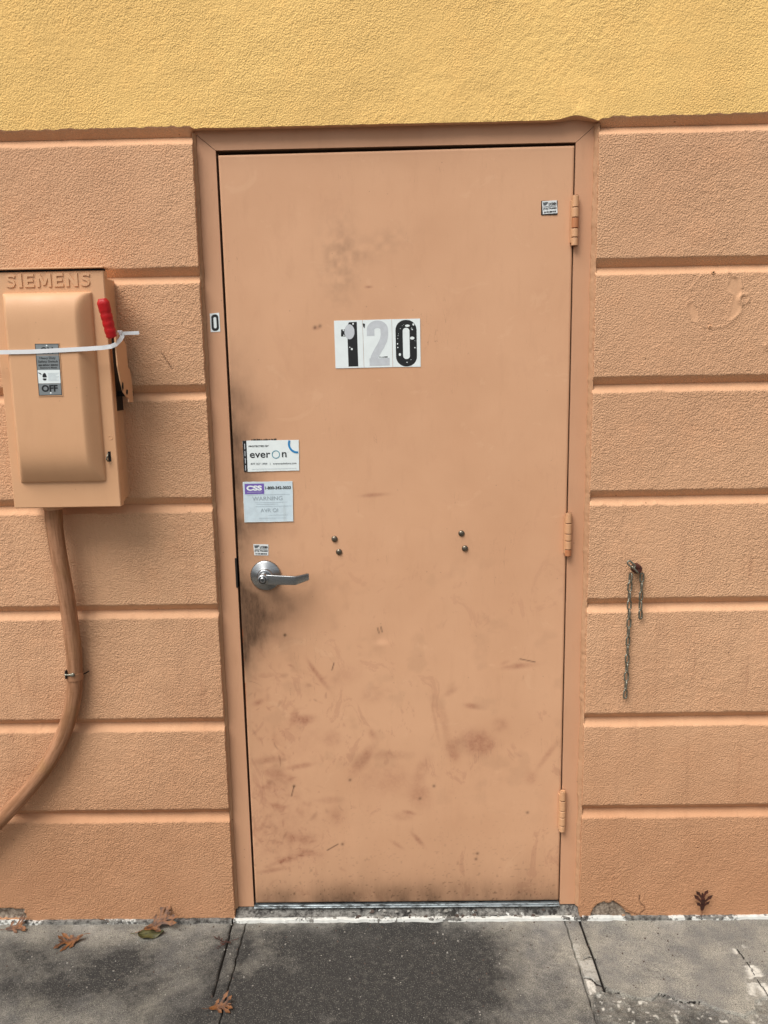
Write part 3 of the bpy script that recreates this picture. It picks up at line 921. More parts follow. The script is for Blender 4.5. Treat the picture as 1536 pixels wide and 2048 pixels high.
def stroke(pts, w):
    L = []; R_ = []
    n = len(pts)
    for i, (x, y) in enumerate(pts):
        x0, y0 = pts[max(0, i-1)]; x1, y1 = pts[min(n-1, i+1)]
        dx, dy = x1-x0, y1-y0; l = math.hypot(dx, dy); nx, ny = -dy/l*w/2, dx/l*w/2
        L.append((x+nx, y+ny)); R_.append((x-nx, y-ny))
    return L, R_

Z3 = lambda L: [(400+a/3.072, 600+b/3.072) for a, b in L]
YD = 0.0008     # door face plane for things stuck on it
tiles = 'number tiles on the door'
s1 = Sticker('number_tile', 'white tile with black digit 1 and grey blister over its flag', 'house number', Z3([(823, 127), (997, 123), (1007, 416), (833, 420)]), 174, 293, YD, M_WHITE, tiles)
s1.poly('digit', [(92, 12), (140, 10), (140, 284), (80, 284), (80, 98), (40, 98), (42, 55), (62, 55), (80, 35)], M_PRINT)
s1.poly('blister', oval(93, 70, 31, 46), M_GHOST)
for a_, b_, r_ in ((117, 22, 5), (104, 176, 6), (92, 165, 3), (56, 60, 4), (58, 92, 4)): s1.poly('paint_fleck', oval(a_, b_, r_, r_*1.2, 8), M_WHITE)
s2 = Sticker('number_tile', 'white tile with pale ghost of a peeled digit 2', 'house number', Z3([(999, 123), (1177, 118), (1184, 412), (1009, 416)]), 176, 293, YD, M_WHITE, tiles)
arc = [(50+0, 88)]
arc = [(88+42*cos(radians(a)), 62+34*sin(radians(a))) for a in range(180, 361, 15)] + [(130, 95), (124, 125), (106, 160), (84, 195), (66, 228), (56, 262)]
arc = [(46, 98), (46, 78)] + arc
L, R_ = stroke(arc, 46)
s2.band('digit', L, R_, M_GHOST, closed=False)
s2.rect('digit', 34, 236, 158, 282, M_GHOST)
for k in range(4): s2.rect('paint_fleck', 104+14*k, 228+random.uniform(-2, 2), 94+11*k, 231+random.uniform(0, 3), M_PRINT)
s2.poly('paint_fleck', [(0, 20), (14, 24), (10, 50), (2, 40)], M_PRINT)
s3 = Sticker('number_tile', 'white tile with black digit 0 flecked with white', 'house number', Z3([(1179, 118), (1352, 114), (1356, 410), (1186, 412)]), 172, 295, YD, M_WHITE, tiles)
s3.band('digit', rrect(20, 6, 150, 292, 62), rrect(64, 54, 106, 246, 20), M_PRINT)
for k in range(17):
    a_ = random.uniform(0, 2*pi); ex = 85+54*cos(a_); ey = 149+118*sin(a_)
    if 64 < ex < 106 and 54 < ey < 246: continue
    r_ = random.choice([1.5, 2, 2.5, 4]); s3.poly('paint_fleck', oval(ex, ey, r_, r_*random.uniform(0.8, 1.3), 7), M_WHITE)
s3.poly('paint_fleck', oval(122, 118, 14, 9, 12), M_WHITE); s3.poly('paint_fleck', oval(94, 42, 15, 7, 12), M_WHITE); s3.poly('paint_fleck', oval(44, 218, 7, 9, 10), M_WHITE); s3.poly('paint_fleck', oval(130, 35, 6, 7, 10), M_WHITE)
s4 = Sticker('number_sticker', 'small white sticker with black 0 on the left door jamb', 'sticker', Z3([(60, 84), (118, 78), (125, 194), (66, 198)]), 62, 116, -0.0004, M_WHITE)
s4.band('digit', rrect(8, 8, 55, 110, 20), rrect(22, 24, 41, 94, 9), M_PRINT)

Z4 = lambda L: [(470+a/10.24, 860+b/10.24) for a, b in L]
ev = Sticker('alarm_sticker', 'white alarm company sticker with blue ring and black left edge', 'sticker', Z4([(155, 220), (1305, 200), (1315, 830), (185, 855)]), 1150, 630, YD, M_WHITE, rag=3)
ev.rect('black_edge', 0, 0, 78, 630, M_PRINT)
for k in range(4): ev.rect('small_print', 32, 60+k*145, 46, 170+k*145, M_GHOST)
ev.text('PROTECTED BY', 120, 98, 535, 132, M_PRINT, 0.03)
ev.text('ever', 138, 250, 560, 352, M_PRINT, 0.012)
ev.band('ring', oval(675, 290, 84, 84, 32), oval(675, 290, 68, 68, 32), M_TEAL)
ev.text('n', 800, 245, 895, 348, M_PRINT, 0.012)
ev.text('TM', 915, 240, 938, 252, M_PRINT2)
ev.text('877 357 1808', 150, 455, 490, 490, M_PRINT2, 0.01)
ev.rect('small_print', 548, 450, 553, 500, M_PRINT2)
ev.text('everonsolutions.com', 610, 458, 1095, 492, M_PRINT2, 0.02)
ev.rect('small_print', 165, 578, 1095, 583, M_FAINT)
ring = [k for k in range(85, 206, 5)]
def ckl(p): return (min(p[0], 1150), max(p[1], 0))
ev.band('ring', [ckl((1120+192*cos(radians(a)), 82+192*sin(radians(a)))) for a in ring], [ckl((1120+152*cos(radians(a)), 82+152*sin(radians(a)))) for a in ring], M_BLUE, closed=False)
frag = []
MBf = MB()
for k in range(16):
    x = 175+k*33+random.uniform(-8, 8)
    pts = [(x, 4), (x+14, -22-random.uniform(0, 22)), (x+34, -14-random.uniform(0, 18)), (x+30, 4)]
    MBf.add([ev.P(a, b, 0.0003) for a, b in pts], [(0, 1, 2, 3)])
o_ = MBf.build('torn_remnant', M_PRINT, ev.o); o_['kind'] = 'stuff'

cs = Sticker('warning_sticker', 'faded pale blue warning sticker with purple corner block', 'sticker', Z4([(160, 1065), (1175, 1045), (1195, 1870), (195, 1890)]), 1010, 822, YD, M_PAPER, rag=6)
for r_ in ((0, 0, 1010, 10), (0, 812, 1010, 822), (0, 10, 10, 812), (1000, 10, 1010, 812)): cs.rect('margin', *r_, M_WHITE)
cs.rect('purple_block', 35, 38, 430, 248, M_PURPLE)
cs.text('CSS', 70, 75, 385, 180, M_WHITE, 0.05)
cs.rect('small_print', 75, 205, 385, 212, M_GHOST)
cs.text('1-800-342-3033', 450, 98, 975, 160, M_PRINT, 0.03)
cs.text('WARNING', 180, 300, 800, 380, M_FAINT, 0.01)
cs.text('AVR OI', 340, 545, 700, 622, M_FAINT, 0.01)
for (a_, b_, c_) in ((60, 950, 262), (240, 900, 420), (240, 980, 500), (260, 700, 455), (500, 900, 680), (300, 860, 740)): cs.rect('small_print', a_, c_, b_, c_+5, M_FAINT)

Z5 = lambda L: [(460+a/8.533, 1070+b/8.533) for a, b in L]
lk1 = Sticker('locksmith_label', 'small foil locksmith label just above the lever handle', 'label', Z5([(398, 155), (655, 160), (655, 348), (415, 345)]), 250, 188, YD, M_SILV, 'locksmith labels', rag=1.5)
lk2 = Sticker('locksmith_label', 'small foil locksmith label beside the top hinge', 'label', [(1084, 402.5), (1113.5, 400.5), (1115, 426), (1085.5, 428.5)], 250, 188, YD, M_SILV, 'locksmith labels', rag=1.5)
for q in (lk1, lk2):
    q.text('LOCKMEN', 105, 28, 240, 72, M_PRINT, 0.06)
    q.poly('emblem', [(12, 20), (100, 16), (92, 40), (60, 64), (20, 66)], M_PRINT2)
    q.rect('small_print', 14, 80, 236, 88, M_PRINT2)
    q.text('(713) 776-8403', 12, 98, 238, 134, M_PRINT, 0.05)
    q.text('24 HR SERVICE', 22, 150, 226, 174, M_PRINT, 0.05)
MB().box(lk2.c[0].x-0.002, lk2.c[1].x+0.002, 0.0004, 0.0010, lk2.c[3].z-0.002, lk2.c[0].z+0.001).build('dark_rim', M_DARK, lk2.o)

# ------------------------------------------------------------------ safety switch enclosure
box = thing('safety_switch', 'peach painted electrical safety switch box with red lever on the wall', 'switch box', (-0.87, -0.025, 1.28))
BX0, BX1, BZ0, BZ1, BYF = -1.009, -0.7285, 1.2895, 1.8905, -0.140
back = MB().box(BX0-0.004, -0.7415, -0.112, -0.022, 1.2985, 1.8725, bev=0.003).build('back_enclosure', M_BOX, box)
# mounting gap behind cover and cover with bulge
cov = MB().box(BX0, BX1, BYF, -0.1135, BZ0, BZ1-0.006, bev=0.0022)
cov.build('cover', M_BOX, box)
MB().box(BX0-0.012, BX1+0.002, -0.147, -0.10, BZ1-0.001, BZ1+0.003, bev=0.001).build('rain_lip', M_BOX, box)
MB().box(BX0, BX1-0.002, -0.139, -0.12, BZ1-0.0055, BZ1-0.0012).build('lid_gap_shade', M_BLACK, box)  # black bar fills the gap, shade under the lip as solid colour
# bulge
tl = at(3, 583, BYF); tr = at(189, 583, BYF); bl = at(42, 966, BYF); br = at(214, 966, BYF)
bx0, bx1, bz0, bz1 = bl.x, br.x, bl.z, tr.z
us = np.linspace(0, 1, 90); vs_ = np.linspace(0, 1, 180)
U, V = np.meshgrid(us, vs_)
Xb = bx0+(bx1-bx0)*U; Zb = bz0+(bz1-bz0)*V
HB_ = 0.040
dL = (Xb-bx0); dR = (bx1-Xb); dT = bz1-Zb; dB = Zb-bz0
side_h = HB_*sm(0, 1, np.clip(np.minimum(dL, dR)/0.036, 0, 1))*1.0
side_h = HB_*np.clip(np.minimum(dL/0.020, dR/0.034), 0, 1)
q_ = np.clip(dT/0.085, 0, 1); endt = HB_*np.sqrt(1-(1-q_)**2)
q_ = np.clip(dB/0.115, 0, 1); endb = HB_*(1-(1-q_)**2.2)
h = np.minimum(np.minimum(endt, endb), side_h)
kk = 0.006   # soft minimum
h = -kk*np.log(np.exp(-side_h/kk)+np.exp(-np.minimum(endt, endb)/kk)+np.exp(-HB_/kk))
h0 = -kk*np.log(np.exp(-0.0/kk)+np.exp(-0.0/kk)+np.exp(-HB_/kk))
h = np.clip(h-h.min(), 0, None)*1.03
h[0] = h[-1] = -0.002; h[:, 0] = h[:, -1] = -0.002
PLY = BYF - float(h.max())
grid_mesh('cover_bulge', np.stack([Xb, BYF-h, Zb], -1), M_BOX, parent=box)
# embossed maker's name
p0 = at(13, 575.5, BYF); p1 = at(180, 545.5, BYF)
def glyph(ch):
    """unit letters, 0..1 wide and high, as outlines"""
    if ch == 'I': return [[(0.0, 0), (1, 0), (1, 1), (0.0, 1)]]
    if ch == 'E': return [[(0, 0), (1, 0), (1, .2), (.34, .2), (.34, .41), (.9, .41), (.9, .6), (.34, .6), (.34, .8), (1, .8), (1, 1), (0, 1)]]
    if ch == 'M': return [[(0, 0), (.2, 0), (.2, .68), (.41, .14), (.59, .14), (.8, .68), (.8, 0), (1, 0), (1, 1), (.73, 1), (.5, .42), (.27, 1), (0, 1)]]
    if ch == 'N': return [[(0, 0), (.26, 0), (.26, .62), (.70, 0), (1, 0), (1, 1), (.74, 1), (.74, .38), (.30, 1), (0, 1)]]
    if ch == 'S':
        c = [(.93, .80), (.80, .86), (.62, .90), (.42, .895), (.25, .84), (.18, .745), (.22, .645), (.38, .575), (.60, .50), (.78, .42), (.83, .30), (.76, .17), (.58, .105), (.36, .10), (.18, .14), (.05, .20)]
        L, R_ = stroke(c, 0.20)
        return [L + R_[::-1]]
mb = MB(); x = 0.0; xs_ = []
for ch, w in zip('SIEMENS', (.78, .28, .74, 1.12, .74, .92, .78)):
    xs_.append((ch, x, w)); x += w+0.20
tot = x-0.20
for ch, x, w in xs_:
    for g_ in glyph(ch):
        mb.prism([((x+w*a_)/tot, b_) for a_, b_ in g_], lambda q, d: (p0.x+(p1.x-p0.x)*q[0], BYF-d, p0.z+(p1.z-p0.z)*q[1]), 0.0026, -0.0005)
mb.build('embossed_lettering', M_BOX, box)
# rating plate
Z7 = lambda L: [(40+a/6.4, 660+b/6.4) for a, b in L]
class Sub(Sticker):
    pass
PY = PLY-0.0006
pl = Sticker('rating_plate', 'grey ON OFF rating plate riveted to the switch box cover', 'label', Z7([(182, 167), (503, 165), (550, 843), (237, 850)]), 320, 682, PY, M_BOX, thick=0.0008)
# the plate moves with the box: make it a part of it
pl.o.parent = box; pl.o.location = pl.o.location - origin_of(box)
for k_ in ('label', 'category'): del pl.o[k_]
pl.o.name = 'rating_plate'
pl.band('border', [(8, 10), (312, 10), (312, 672), (8, 672)], [(16, 18), (304, 18), (304, 664), (16, 664)], M_PRINT)
pl.rect('metal_face', 16, 18, 304, 150, M_PLATE); pl.rect('metal_face', 16, 156, 304, 345, M_PLATE); pl.rect('warning_panel', 16, 345, 304, 515, M_WHITE); pl.rect('metal_face', 16, 517, 304, 664, M_PLATE)
pl.text('ON', 78, 52, 236, 138, M_PRINT, 0.03)
pl.text('Heavy Duty', 56, 176, 262, 214, M_PRINT, 0.02)
pl.text('Safety Switch', 34, 222, 288, 258, M_PRINT, 0.02)
pl.text('60A 600VAC 250VDC', 34, 270, 290, 294, M_PRINT, 0.04)
pl.text('Enclosure Meets', 56, 306, 270, 324, M_PRINT, 0.03)
pl.text('OFF', 52, 536, 262, 626, M_PRINT, 0.04)
pl.poly('hand_symbol', [(80, 400), (92, 388), (100, 380), (110, 384), (120, 392), (128, 420), (130, 436), (84, 440), (74, 428)], M_PRINT)
pl.poly('hand_symbol', [(76, 452), (124, 452), (120, 474), (92, 478), (78, 466)], M_PRINT)
pl.poly('hand_symbol', [(24, 374), (52, 382), (66, 400), (60, 406), (46, 392), (24, 382)], M_PRINT)
for k in range(7): pl.rect('small_print', 148, 385+k*15, 290-(k % 3)*18, 388+k*15, M_FAINT)
pl.poly('rivet', oval(168, 640, 11, 11, 14), M_WHITE); pl.poly('rivet', oval(160, 34, 11, 11, 14), M_WHITE)
# cover latch
lc = at(219, 913, BYF)
MB().box(lc.x-0.0038, lc.x+0.0038, BYF-0.0004, BYF+0.002, lc.z-0.013, lc.z+0.013).build('latch_slot', M_BLACK, box)
MB().tube([(lc.x-0.003, BYF-0.002, lc.z+0.008), (lc.x-0.001, BYF-0.010, lc.z+0.004), (lc.x-0.004, BYF-0.012, lc.z-0.006), (lc.x-0.003, BYF-0.003, lc.z-0.012)], 0.0022, 8).build('latch_staple', M_GALV, box)
lc = at(221, 875, BYF)
MB().lathe((lc.x, BYF, lc.z), (0, -1, 0), [(0.0065, 0), (0.006, 0.0007), (0.0045, 0.0007), (0.004, 0.0)], 20).build('knockout_mark', M_BOX, box)
# operating lever, red grip
g0 = at(204.5, 597, -0.176); g1 = at(224, 676, -0.160)
pts = [g0.lerp(g1, k/22) for k in range(23)]
def rad_grip(k):
    t_ = k/22
    r = 0.0158*(0.62+0.38*sm(0, 0.10, t_))*(1-0.12*t_)
    if t_ > 0.97: r *= 0.75
    if t_ > 0.35 and k % 4 == 0: r *= 0.90
    return float(r)
lv = MB().tube(pts, [rad_grip(k) for k in range(23)], 16, ref=(1, 0, 0), flat=0.8, rfun=lambda i, th: 1.0-(0.16 if abs(cos(th)) < 0.3 and i < 9 else 0.0))
lever = lv.build('red_grip', M_RED, box)
e0 = at(225, 676, -0.160); piv = at(246, 788, -0.06)
MB().tube([g0.lerp(g1, 0.8), e0, Vector((-0.716, -0.145, 1.66)), Vector((-0.718, -0.075, piv.z+0.02))], 0.0055, 8, flat=0.5).build('lever_arm', M_DARK, box)
# fan shaped bracket plate standing off the box side
Z1 = lambda L: [(a/3.657, 500+b/3.657) for a, b in L]
out = Z1([(845, 640), (850, 720), (862, 850), (883, 960), (905, 1040), (930, 1078), (944, 1080), (944, 1112), (976, 1112), (966, 965), (950, 875), (938, 860), (922, 695), (902, 655), (875, 600), (858, 612)])
XP = -0.7010
p3 = [atx(a, b, XP) for a, b in out]
mb = MB(); n = len(p3)
mb.add([tuple(q) for q in p3]+[(q.x-0.003, q.y, q.z) for q in p3], [tuple(range(n)), tuple(range(n, 2*n))[::-1]]+[(i, n+i, n+(i+1) % n, (i+1) % n) for i in range(n)])
mb.build('lever_bracket', M_BOX, box)
for poly in ([(896, 962), (903, 975), (905, 1010), (898, 1036), (890, 1000)], [(925, 1020), (935, 1022), (936, 1048), (929, 1062), (922, 1045)]):
    q3 = [atx(a, b, XP+0.0006) for a, b in Z1(poly)]
    MB().add([tuple(q) for q in q3], [tuple(range(len(q3)))]).build('bracket_slot', M_BLACK, box, fix=False)
MB().box(-0.7415, XP-0.003, -0.075, -0.05, piv.z-0.006, piv.z+0.008).build('pivot_shaft', M_DARK, box)
MB().box(-0.7412, -0.7385, -0.108, -0.035, 1.535, 1.70).build('side_shade_panel', M_DARK, box)  # dark panel added for the shade between cover side and bracket
MB().box(-0.7412, -0.7340, -0.1115, -0.085, 1.298, 1.38, bev=0.001).build('cover_catch', M_BOX, box)

# zip tie
tie = thing('cable_tie', 'white cable tie strapped round the switch box and its lever', 'cable tie', (-0.80, PLY, 1.69))
yb = PLY-0.0022
pp = [at(-90, 707, yb), at(0, 704.5, yb), at(60, 703.5, yb), at(120, 700.5, yb), at(175, 697.5, yb), at(205, 695.5, yb), at(222, 693, yb+0.004), at(232, 688.5, yb+0.012), at(240, 680, yb+0.03), at(244.5, 673, yb+0.04), at(241, 665, yb+0.045)]
def ribbon(pts, h, t, up=(0, 0, 1)):
    mb = MB(); vs = []; n = len(pts)
    for i, p in enumerate(pts):
        p = Vector(p); t_ = (Vector(pts[min(i+1, n-1)])-Vector(pts[max(i-1, 0)])).normalized()
        view = Vector((0, -1, 0)) if i < n-4 else Vector((0.45, -0.9, 0)).normalized()
        w = t_.cross(view).normalized()
        if w.z < 0 and i < n-3: w = -w
        nn = t_.cross(w).normalized()
        for a_, b_ in ((1, 1), (1, -1), (-1, -1), (-1, 1)): vs.append(p + w*(h/2*a_) + nn*(t/2*b_))
    fs = []
    for i in range(n-1):
        for k in range(4): fs.append((i*4+k, i*4+(k+1) % 4, (i+1)*4+(k+1) % 4, (i+1)*4+k))
    fs += [(0, 1, 2, 3), ((n-1)*4, (n-1)*4+3, (n-1)*4+2, (n-1)*4+1)]
    return mb.add(vs, fs)
ribbon(pp, 0.0105, 0.0018).build('strap', M_WHITE2, tie)
hd = at(240, 666, yb+0.045)
MB().box(hd.x-0.005, hd.x+0.006, hd.y-0.006, hd.y+0.005, hd.z-0.005, hd.z+0.006, bev=0.0012).build('tie_head', M_WHITE2, tie)
tp = [at(242, 667, hd.y+0.001), at(258, 666.3, hd.y+0.004), at(278, 665.5, hd.y+0.010)]
ribbon(tp+[], 0.0085, 0.0016).build('tail', M_WHITE2, tie)

# conduit
con = thing('flexible_conduit', 'peach painted flexible conduit curving down from the switch box', 'conduit', (-0.8, -0.05, 0.5))
cp_ = [(106, 1000, -0.080), (108, 1040, -0.080), (114, 1090, -0.078), (124, 1145, -0.072), (134, 1200, -0.064), (142, 1255, -0.056), (147.5, 1305, -0.050), (149.5, 1350, -0.048), (148, 1385, -0.048), (141, 1425, -0.049), (126, 1470, -0.050), (100, 1520, -0.052), (68, 1565, -0.054), (36, 1602, -0.056), (0, 1640, -0.058), (-40, 1678, -0.060), (-90, 1715, -0.06)]
ctrl = [at(a, b, c) for a, b, c in cp_]
def catmull(P_, m=8):
    out = []
    for i in range(len(P_)-1):
        p0 = P_[max(i-1, 0)]; p1 = P_[i]; p2 = P_[i+1]; p3_ = P_[min(i+2, len(P_)-1)]
        for k in range(m):
            t_ = k/m
            out.append(0.5*((2*p1)+(p2-p0)*t_+(2*p0-5*p1+4*p2-p3_)*t_*t_+(3*p1-p0-3*p2+p3_)*t_**3))
    out.append(P_[-1]); return out
cpts = catmull(ctrl)
MB().tube(cpts, [0.0228 if k < 10 else 0.0216 for k in range(len(cpts))], 28).build('conduit_pipe', M_COND, con)
pipe = [o_ for o_ in con.children if o_.name.startswith('conduit_pipe')][0]
ta = pipe.data.attributes.new('tubeco', 'FLOAT_VECTOR', 'POINT')
tc = np.zeros((len(pipe.data.vertices), 3), np.float32); acc = 0.0
for i_ in range(len(cpts)):
    if i_: acc += (cpts[i_]-cpts[i_-1]).length
    for k_ in range(28): tc[i_*28+k_] = (0.022*cos(2*pi*k_/28), 0.022*sin(2*pi*k_/28), acc)
ta.data.foreach_set('vector', tc.ravel())
c0 = at(107, 1018, -0.080)
MB().lathe((c0.x, c0.y, BZ0-0.014), (0, 0, 1), [(0.021, 0), (0.026, 0.001), (0.026, 0.016)], 24).build('conduit_collar', M_BOX, con)
cc = at(149, 1350, -0.048)
cl = MB().lathe((cc.x, cc.y, cc.z-0.011), (0.02, 0, 1), [(0.0215, 0), (0.0236, 0.0), (0.0238, 0.020), (0.0216, 0.020)], 28).build('clamp_band', M_COND, con)
ear = at(137, 1350, -0.072)
MB().box(ear.x-0.010, ear.x-0.006, -0.074, -0.052, ear.z-0.012, ear.z+0.012, bev=0.001).build('clamp_ear', M_DARK, cl)
MB().lathe((ear.x-0.010, -0.072, ear.z), (1, 0, 0), [(0.0001, 0), (0.003, 0), (0.003, 0.016), (0.0045, 0.016), (0.0045, 0.020), (0.0001, 0.020)], 10).build('clamp_screw', M_GALV, cl)
MB().lathe((ear.x+0.012, -0.070, ear.z), (0, -1, 0), [(0.0055, 0), (0.0055, 0.003), (0.0035, 0.0055), (0.0001, 0.006)], 12).build('clamp_nut', M_GALV, cl)
a_ = at(163, 1350, -0.03)
MB().tube([a_, at(172, 1346, -0.032), at(178, 1342, -0.036)], 0.0016, 6).build('wire_end', M_DARK, cl)

# ------------------------------------------------------------------ chain on its pin
pin = thing('wall_pin', 'rusty dark pin stub sticking out of the stucco', 'pin', tuple(at(1275, 1139, -0.03)))
pc = at(1275.5, 1139, -0.047)
MB().lathe((pc.x, -0.022, pc.z), (0, -1, 0), [(0.0135, 0), (0.0130, 0.022), (0.0118, 0.026), (0.006, 0.0265), (0.0001, 0.024)], 20).build('pin_stub', M_RPIN, pin)
chain = thing('steel_chain', 'galvanised chain hanging in two strands from the rusty pin', 'chain', tuple(at(1268, 1145, -0.035)))
def link_mesh():
    L_, W_, r = 0.0300, 0.0155, 0.0025
    pts = []
    hw = W_/2-r; hl = L_/2-hw-r
    for k in range(9): a = pi*k/8; pts.append(Vector((hw*cos(a), 0, hl+hw*sin(a))))
    for k in range(9): a = pi+pi*k/8; pts.append(Vector((hw*cos(a), 0, -hl+hw*sin(a))))
    vs = []; fs = []; n = 8; N = len(pts)
    for i, p in enumerate(pts):
        t_ = (pts[(i+1) % N]-pts[(i-1) % N]).normalized(); a = Vector((0, 1, 0)); b = t_.cross(a)
        for k in range(n):
            th = 2*pi*k/n; vs.append(p+a*(r*cos(th))+b*(r*sin(th)))
    for i in range(N):
        for k in range(n): fs.append((i*n+k, i*n+(k+1) % n, ((i+1) % N)*n+(k+1) % n, ((i+1) % N)*n+k))
    mb = MB().add(vs, fs, 0, True); me = mb.mesh('chain_link'); me.materials.append(M_GALV)
    return me
lm = link_mesh()
def hang(px_pts, n, y, ph=0):
    P_ = [at(a, b, y) for a, b in px_pts]
    L_ = [0]
    for i in range(1, len(P_)): L_.append(L_[-1]+(P_[i]-P_[i-1]).length)
    for k in range(n):
        s_ = L_[-1]*(k+0.5)/n
        i = max(j for j in range(len(L_)-1) if L_[j] <= s_+1e-9)
        t_ = (s_-L_[i])/(L_[i+1]-L_[i]); p = P_[i].lerp(P_[i+1], t_); d = (P_[i+1]-P_[i]).normalized()
        o = bpy.data.objects.new('chain_link', lm); COL.objects.link(o); o.parent = chain
        o.location = p - origin_of(chain)
        rz = (18 if (k+ph) % 2 else 100) + random.uniform(-14, 14)
        q = Vector((0, 0, 1)).rotation_difference(-d)
        o.rotation_mode = 'QUATERNION'
        o.rotation_quaternion = q @ Matrix.Rotation(radians(rz), 4, 'Z').to_quaternion()
hang([(1262, 1146), (1259, 1180), (1258, 1240), (1255, 1300), (1253, 1350), (1250, 1397)], 14, -0.037)
hang([(1284, 1146), (1283, 1175), (1281, 1210), (1281, 1238)], 5, -0.037, 1)
hang([(1257, 1124), (1268, 1134)], 1, -0.048, 1)
hang([(1263, 1132), (1276, 1146), (1284, 1150)][:2], 1, -0.052)

# two small screws of the old round plate and the dark nub at the right
for a_, b_ in ((1426, 545), (1419, 654)):
    c = at(a_, b_)
    sc_ = MB().lathe((c.x, -0.024, c.z), (0, -1, 0), [(0.0050, 0), (0.0050, 0.003), (0.0036, 0.0045), (0.0020, 0.0045)], 14).lathe((c.x, -0.024, c.z), (0, -1, 0), [(0.0020, 0.0045), (0.0018, 0.003), (0.0001, 0.003)], 10, mi=1).build('wall_screw', [M_HINGE, M_BLACK])
    tag(sc_, 'tiny screw above the round painted-over patch' if b_ < 600 else 'tiny screw below the round painted-over patch', 'screw', 'screws of the round patch')

# ------------------------------------------------------------------ pavement
pave = thing('pavement', 'grey concrete pavement slabs at the foot of the wall', 'pavement', (0, -0.3, 0))
del pave['category']; pave['kind'] = 'structure'
def G(px, py): p = atz(px, py); return (p.x, p.y)
gl = lambda L: [G(a, b) for a, b in L]
line_a = gl([(466, 1838), (459, 1868), (444, 1925), (425, 1993)])
line_r = gl([(1157, 1834), (1172, 1875), (1191, 1925), (1210, 1980)])
cracks = [(line_a, 0.0030, 0.010), (line_r, 0.0034, 0.012),
          (gl([(1166, 1918), (1180, 1914), (1192, 1917)]), 0.0018, 0.004), (gl([(1168, 1956), (1182, 1958), (1195, 1970), (1209, 1972)]), 0.0028, 0.006),
          (gl([(1210, 1980), (1240, 1985)]), 0.0012, 0.002),
          (gl([(1305, 1997), (1320, 1985), (1345, 1995), (1370, 2004), (1402, 2002)]), 0.0013, 0.003),
          (gl([(1474, 1898), (1500, 1935), (1522, 1968), (1540, 2000)]), 0.0018, 0.004)]
spall = gl([(1196, 2060), (1188, 2012), (1192, 1990), (1212, 1974), (1240, 1985), (1275, 1994), (1305, 1997), (1320, 1985), (1345, 1995), (1370, 2004), (1402, 2002), (1425, 2014), (1455, 2022), (1490, 2030), (1512, 2018), (1508, 2000), (1536, 1996), (1620, 2010), (1620, 2120), (1196, 2120)])
dark_c = [((740, 2000), 330, 170, 0.62), ((930, 2000), 190, 130, 0.25), ((640, 1880), 170, 30, 0.55), ((800, 1880), 150, 40, 0.55), ((520, 2010), 60, 60, 0.7), ((90, 1960), 170, 60, 0.55), ((250, 1920), 110, 36, 0.55), ((20, 1900), 90, 40, 0.35), ((300, 1990), 150, 50, 0.5), ((420, 1930), 40, 90, 0.3), ((470, 1960), 24, 90, 0.55), ((420, 2045), 60, 40, 0.4), ((1330, 1960), 60, 20, 0.12), ((1300, 2040), 140, 40, 0.45)]
light_c = [((225, 1870), 130, 20, 0.15), ((350, 1945), 60, 40, 0.16), ((1040, 1860), 90, 26, 0.12)]
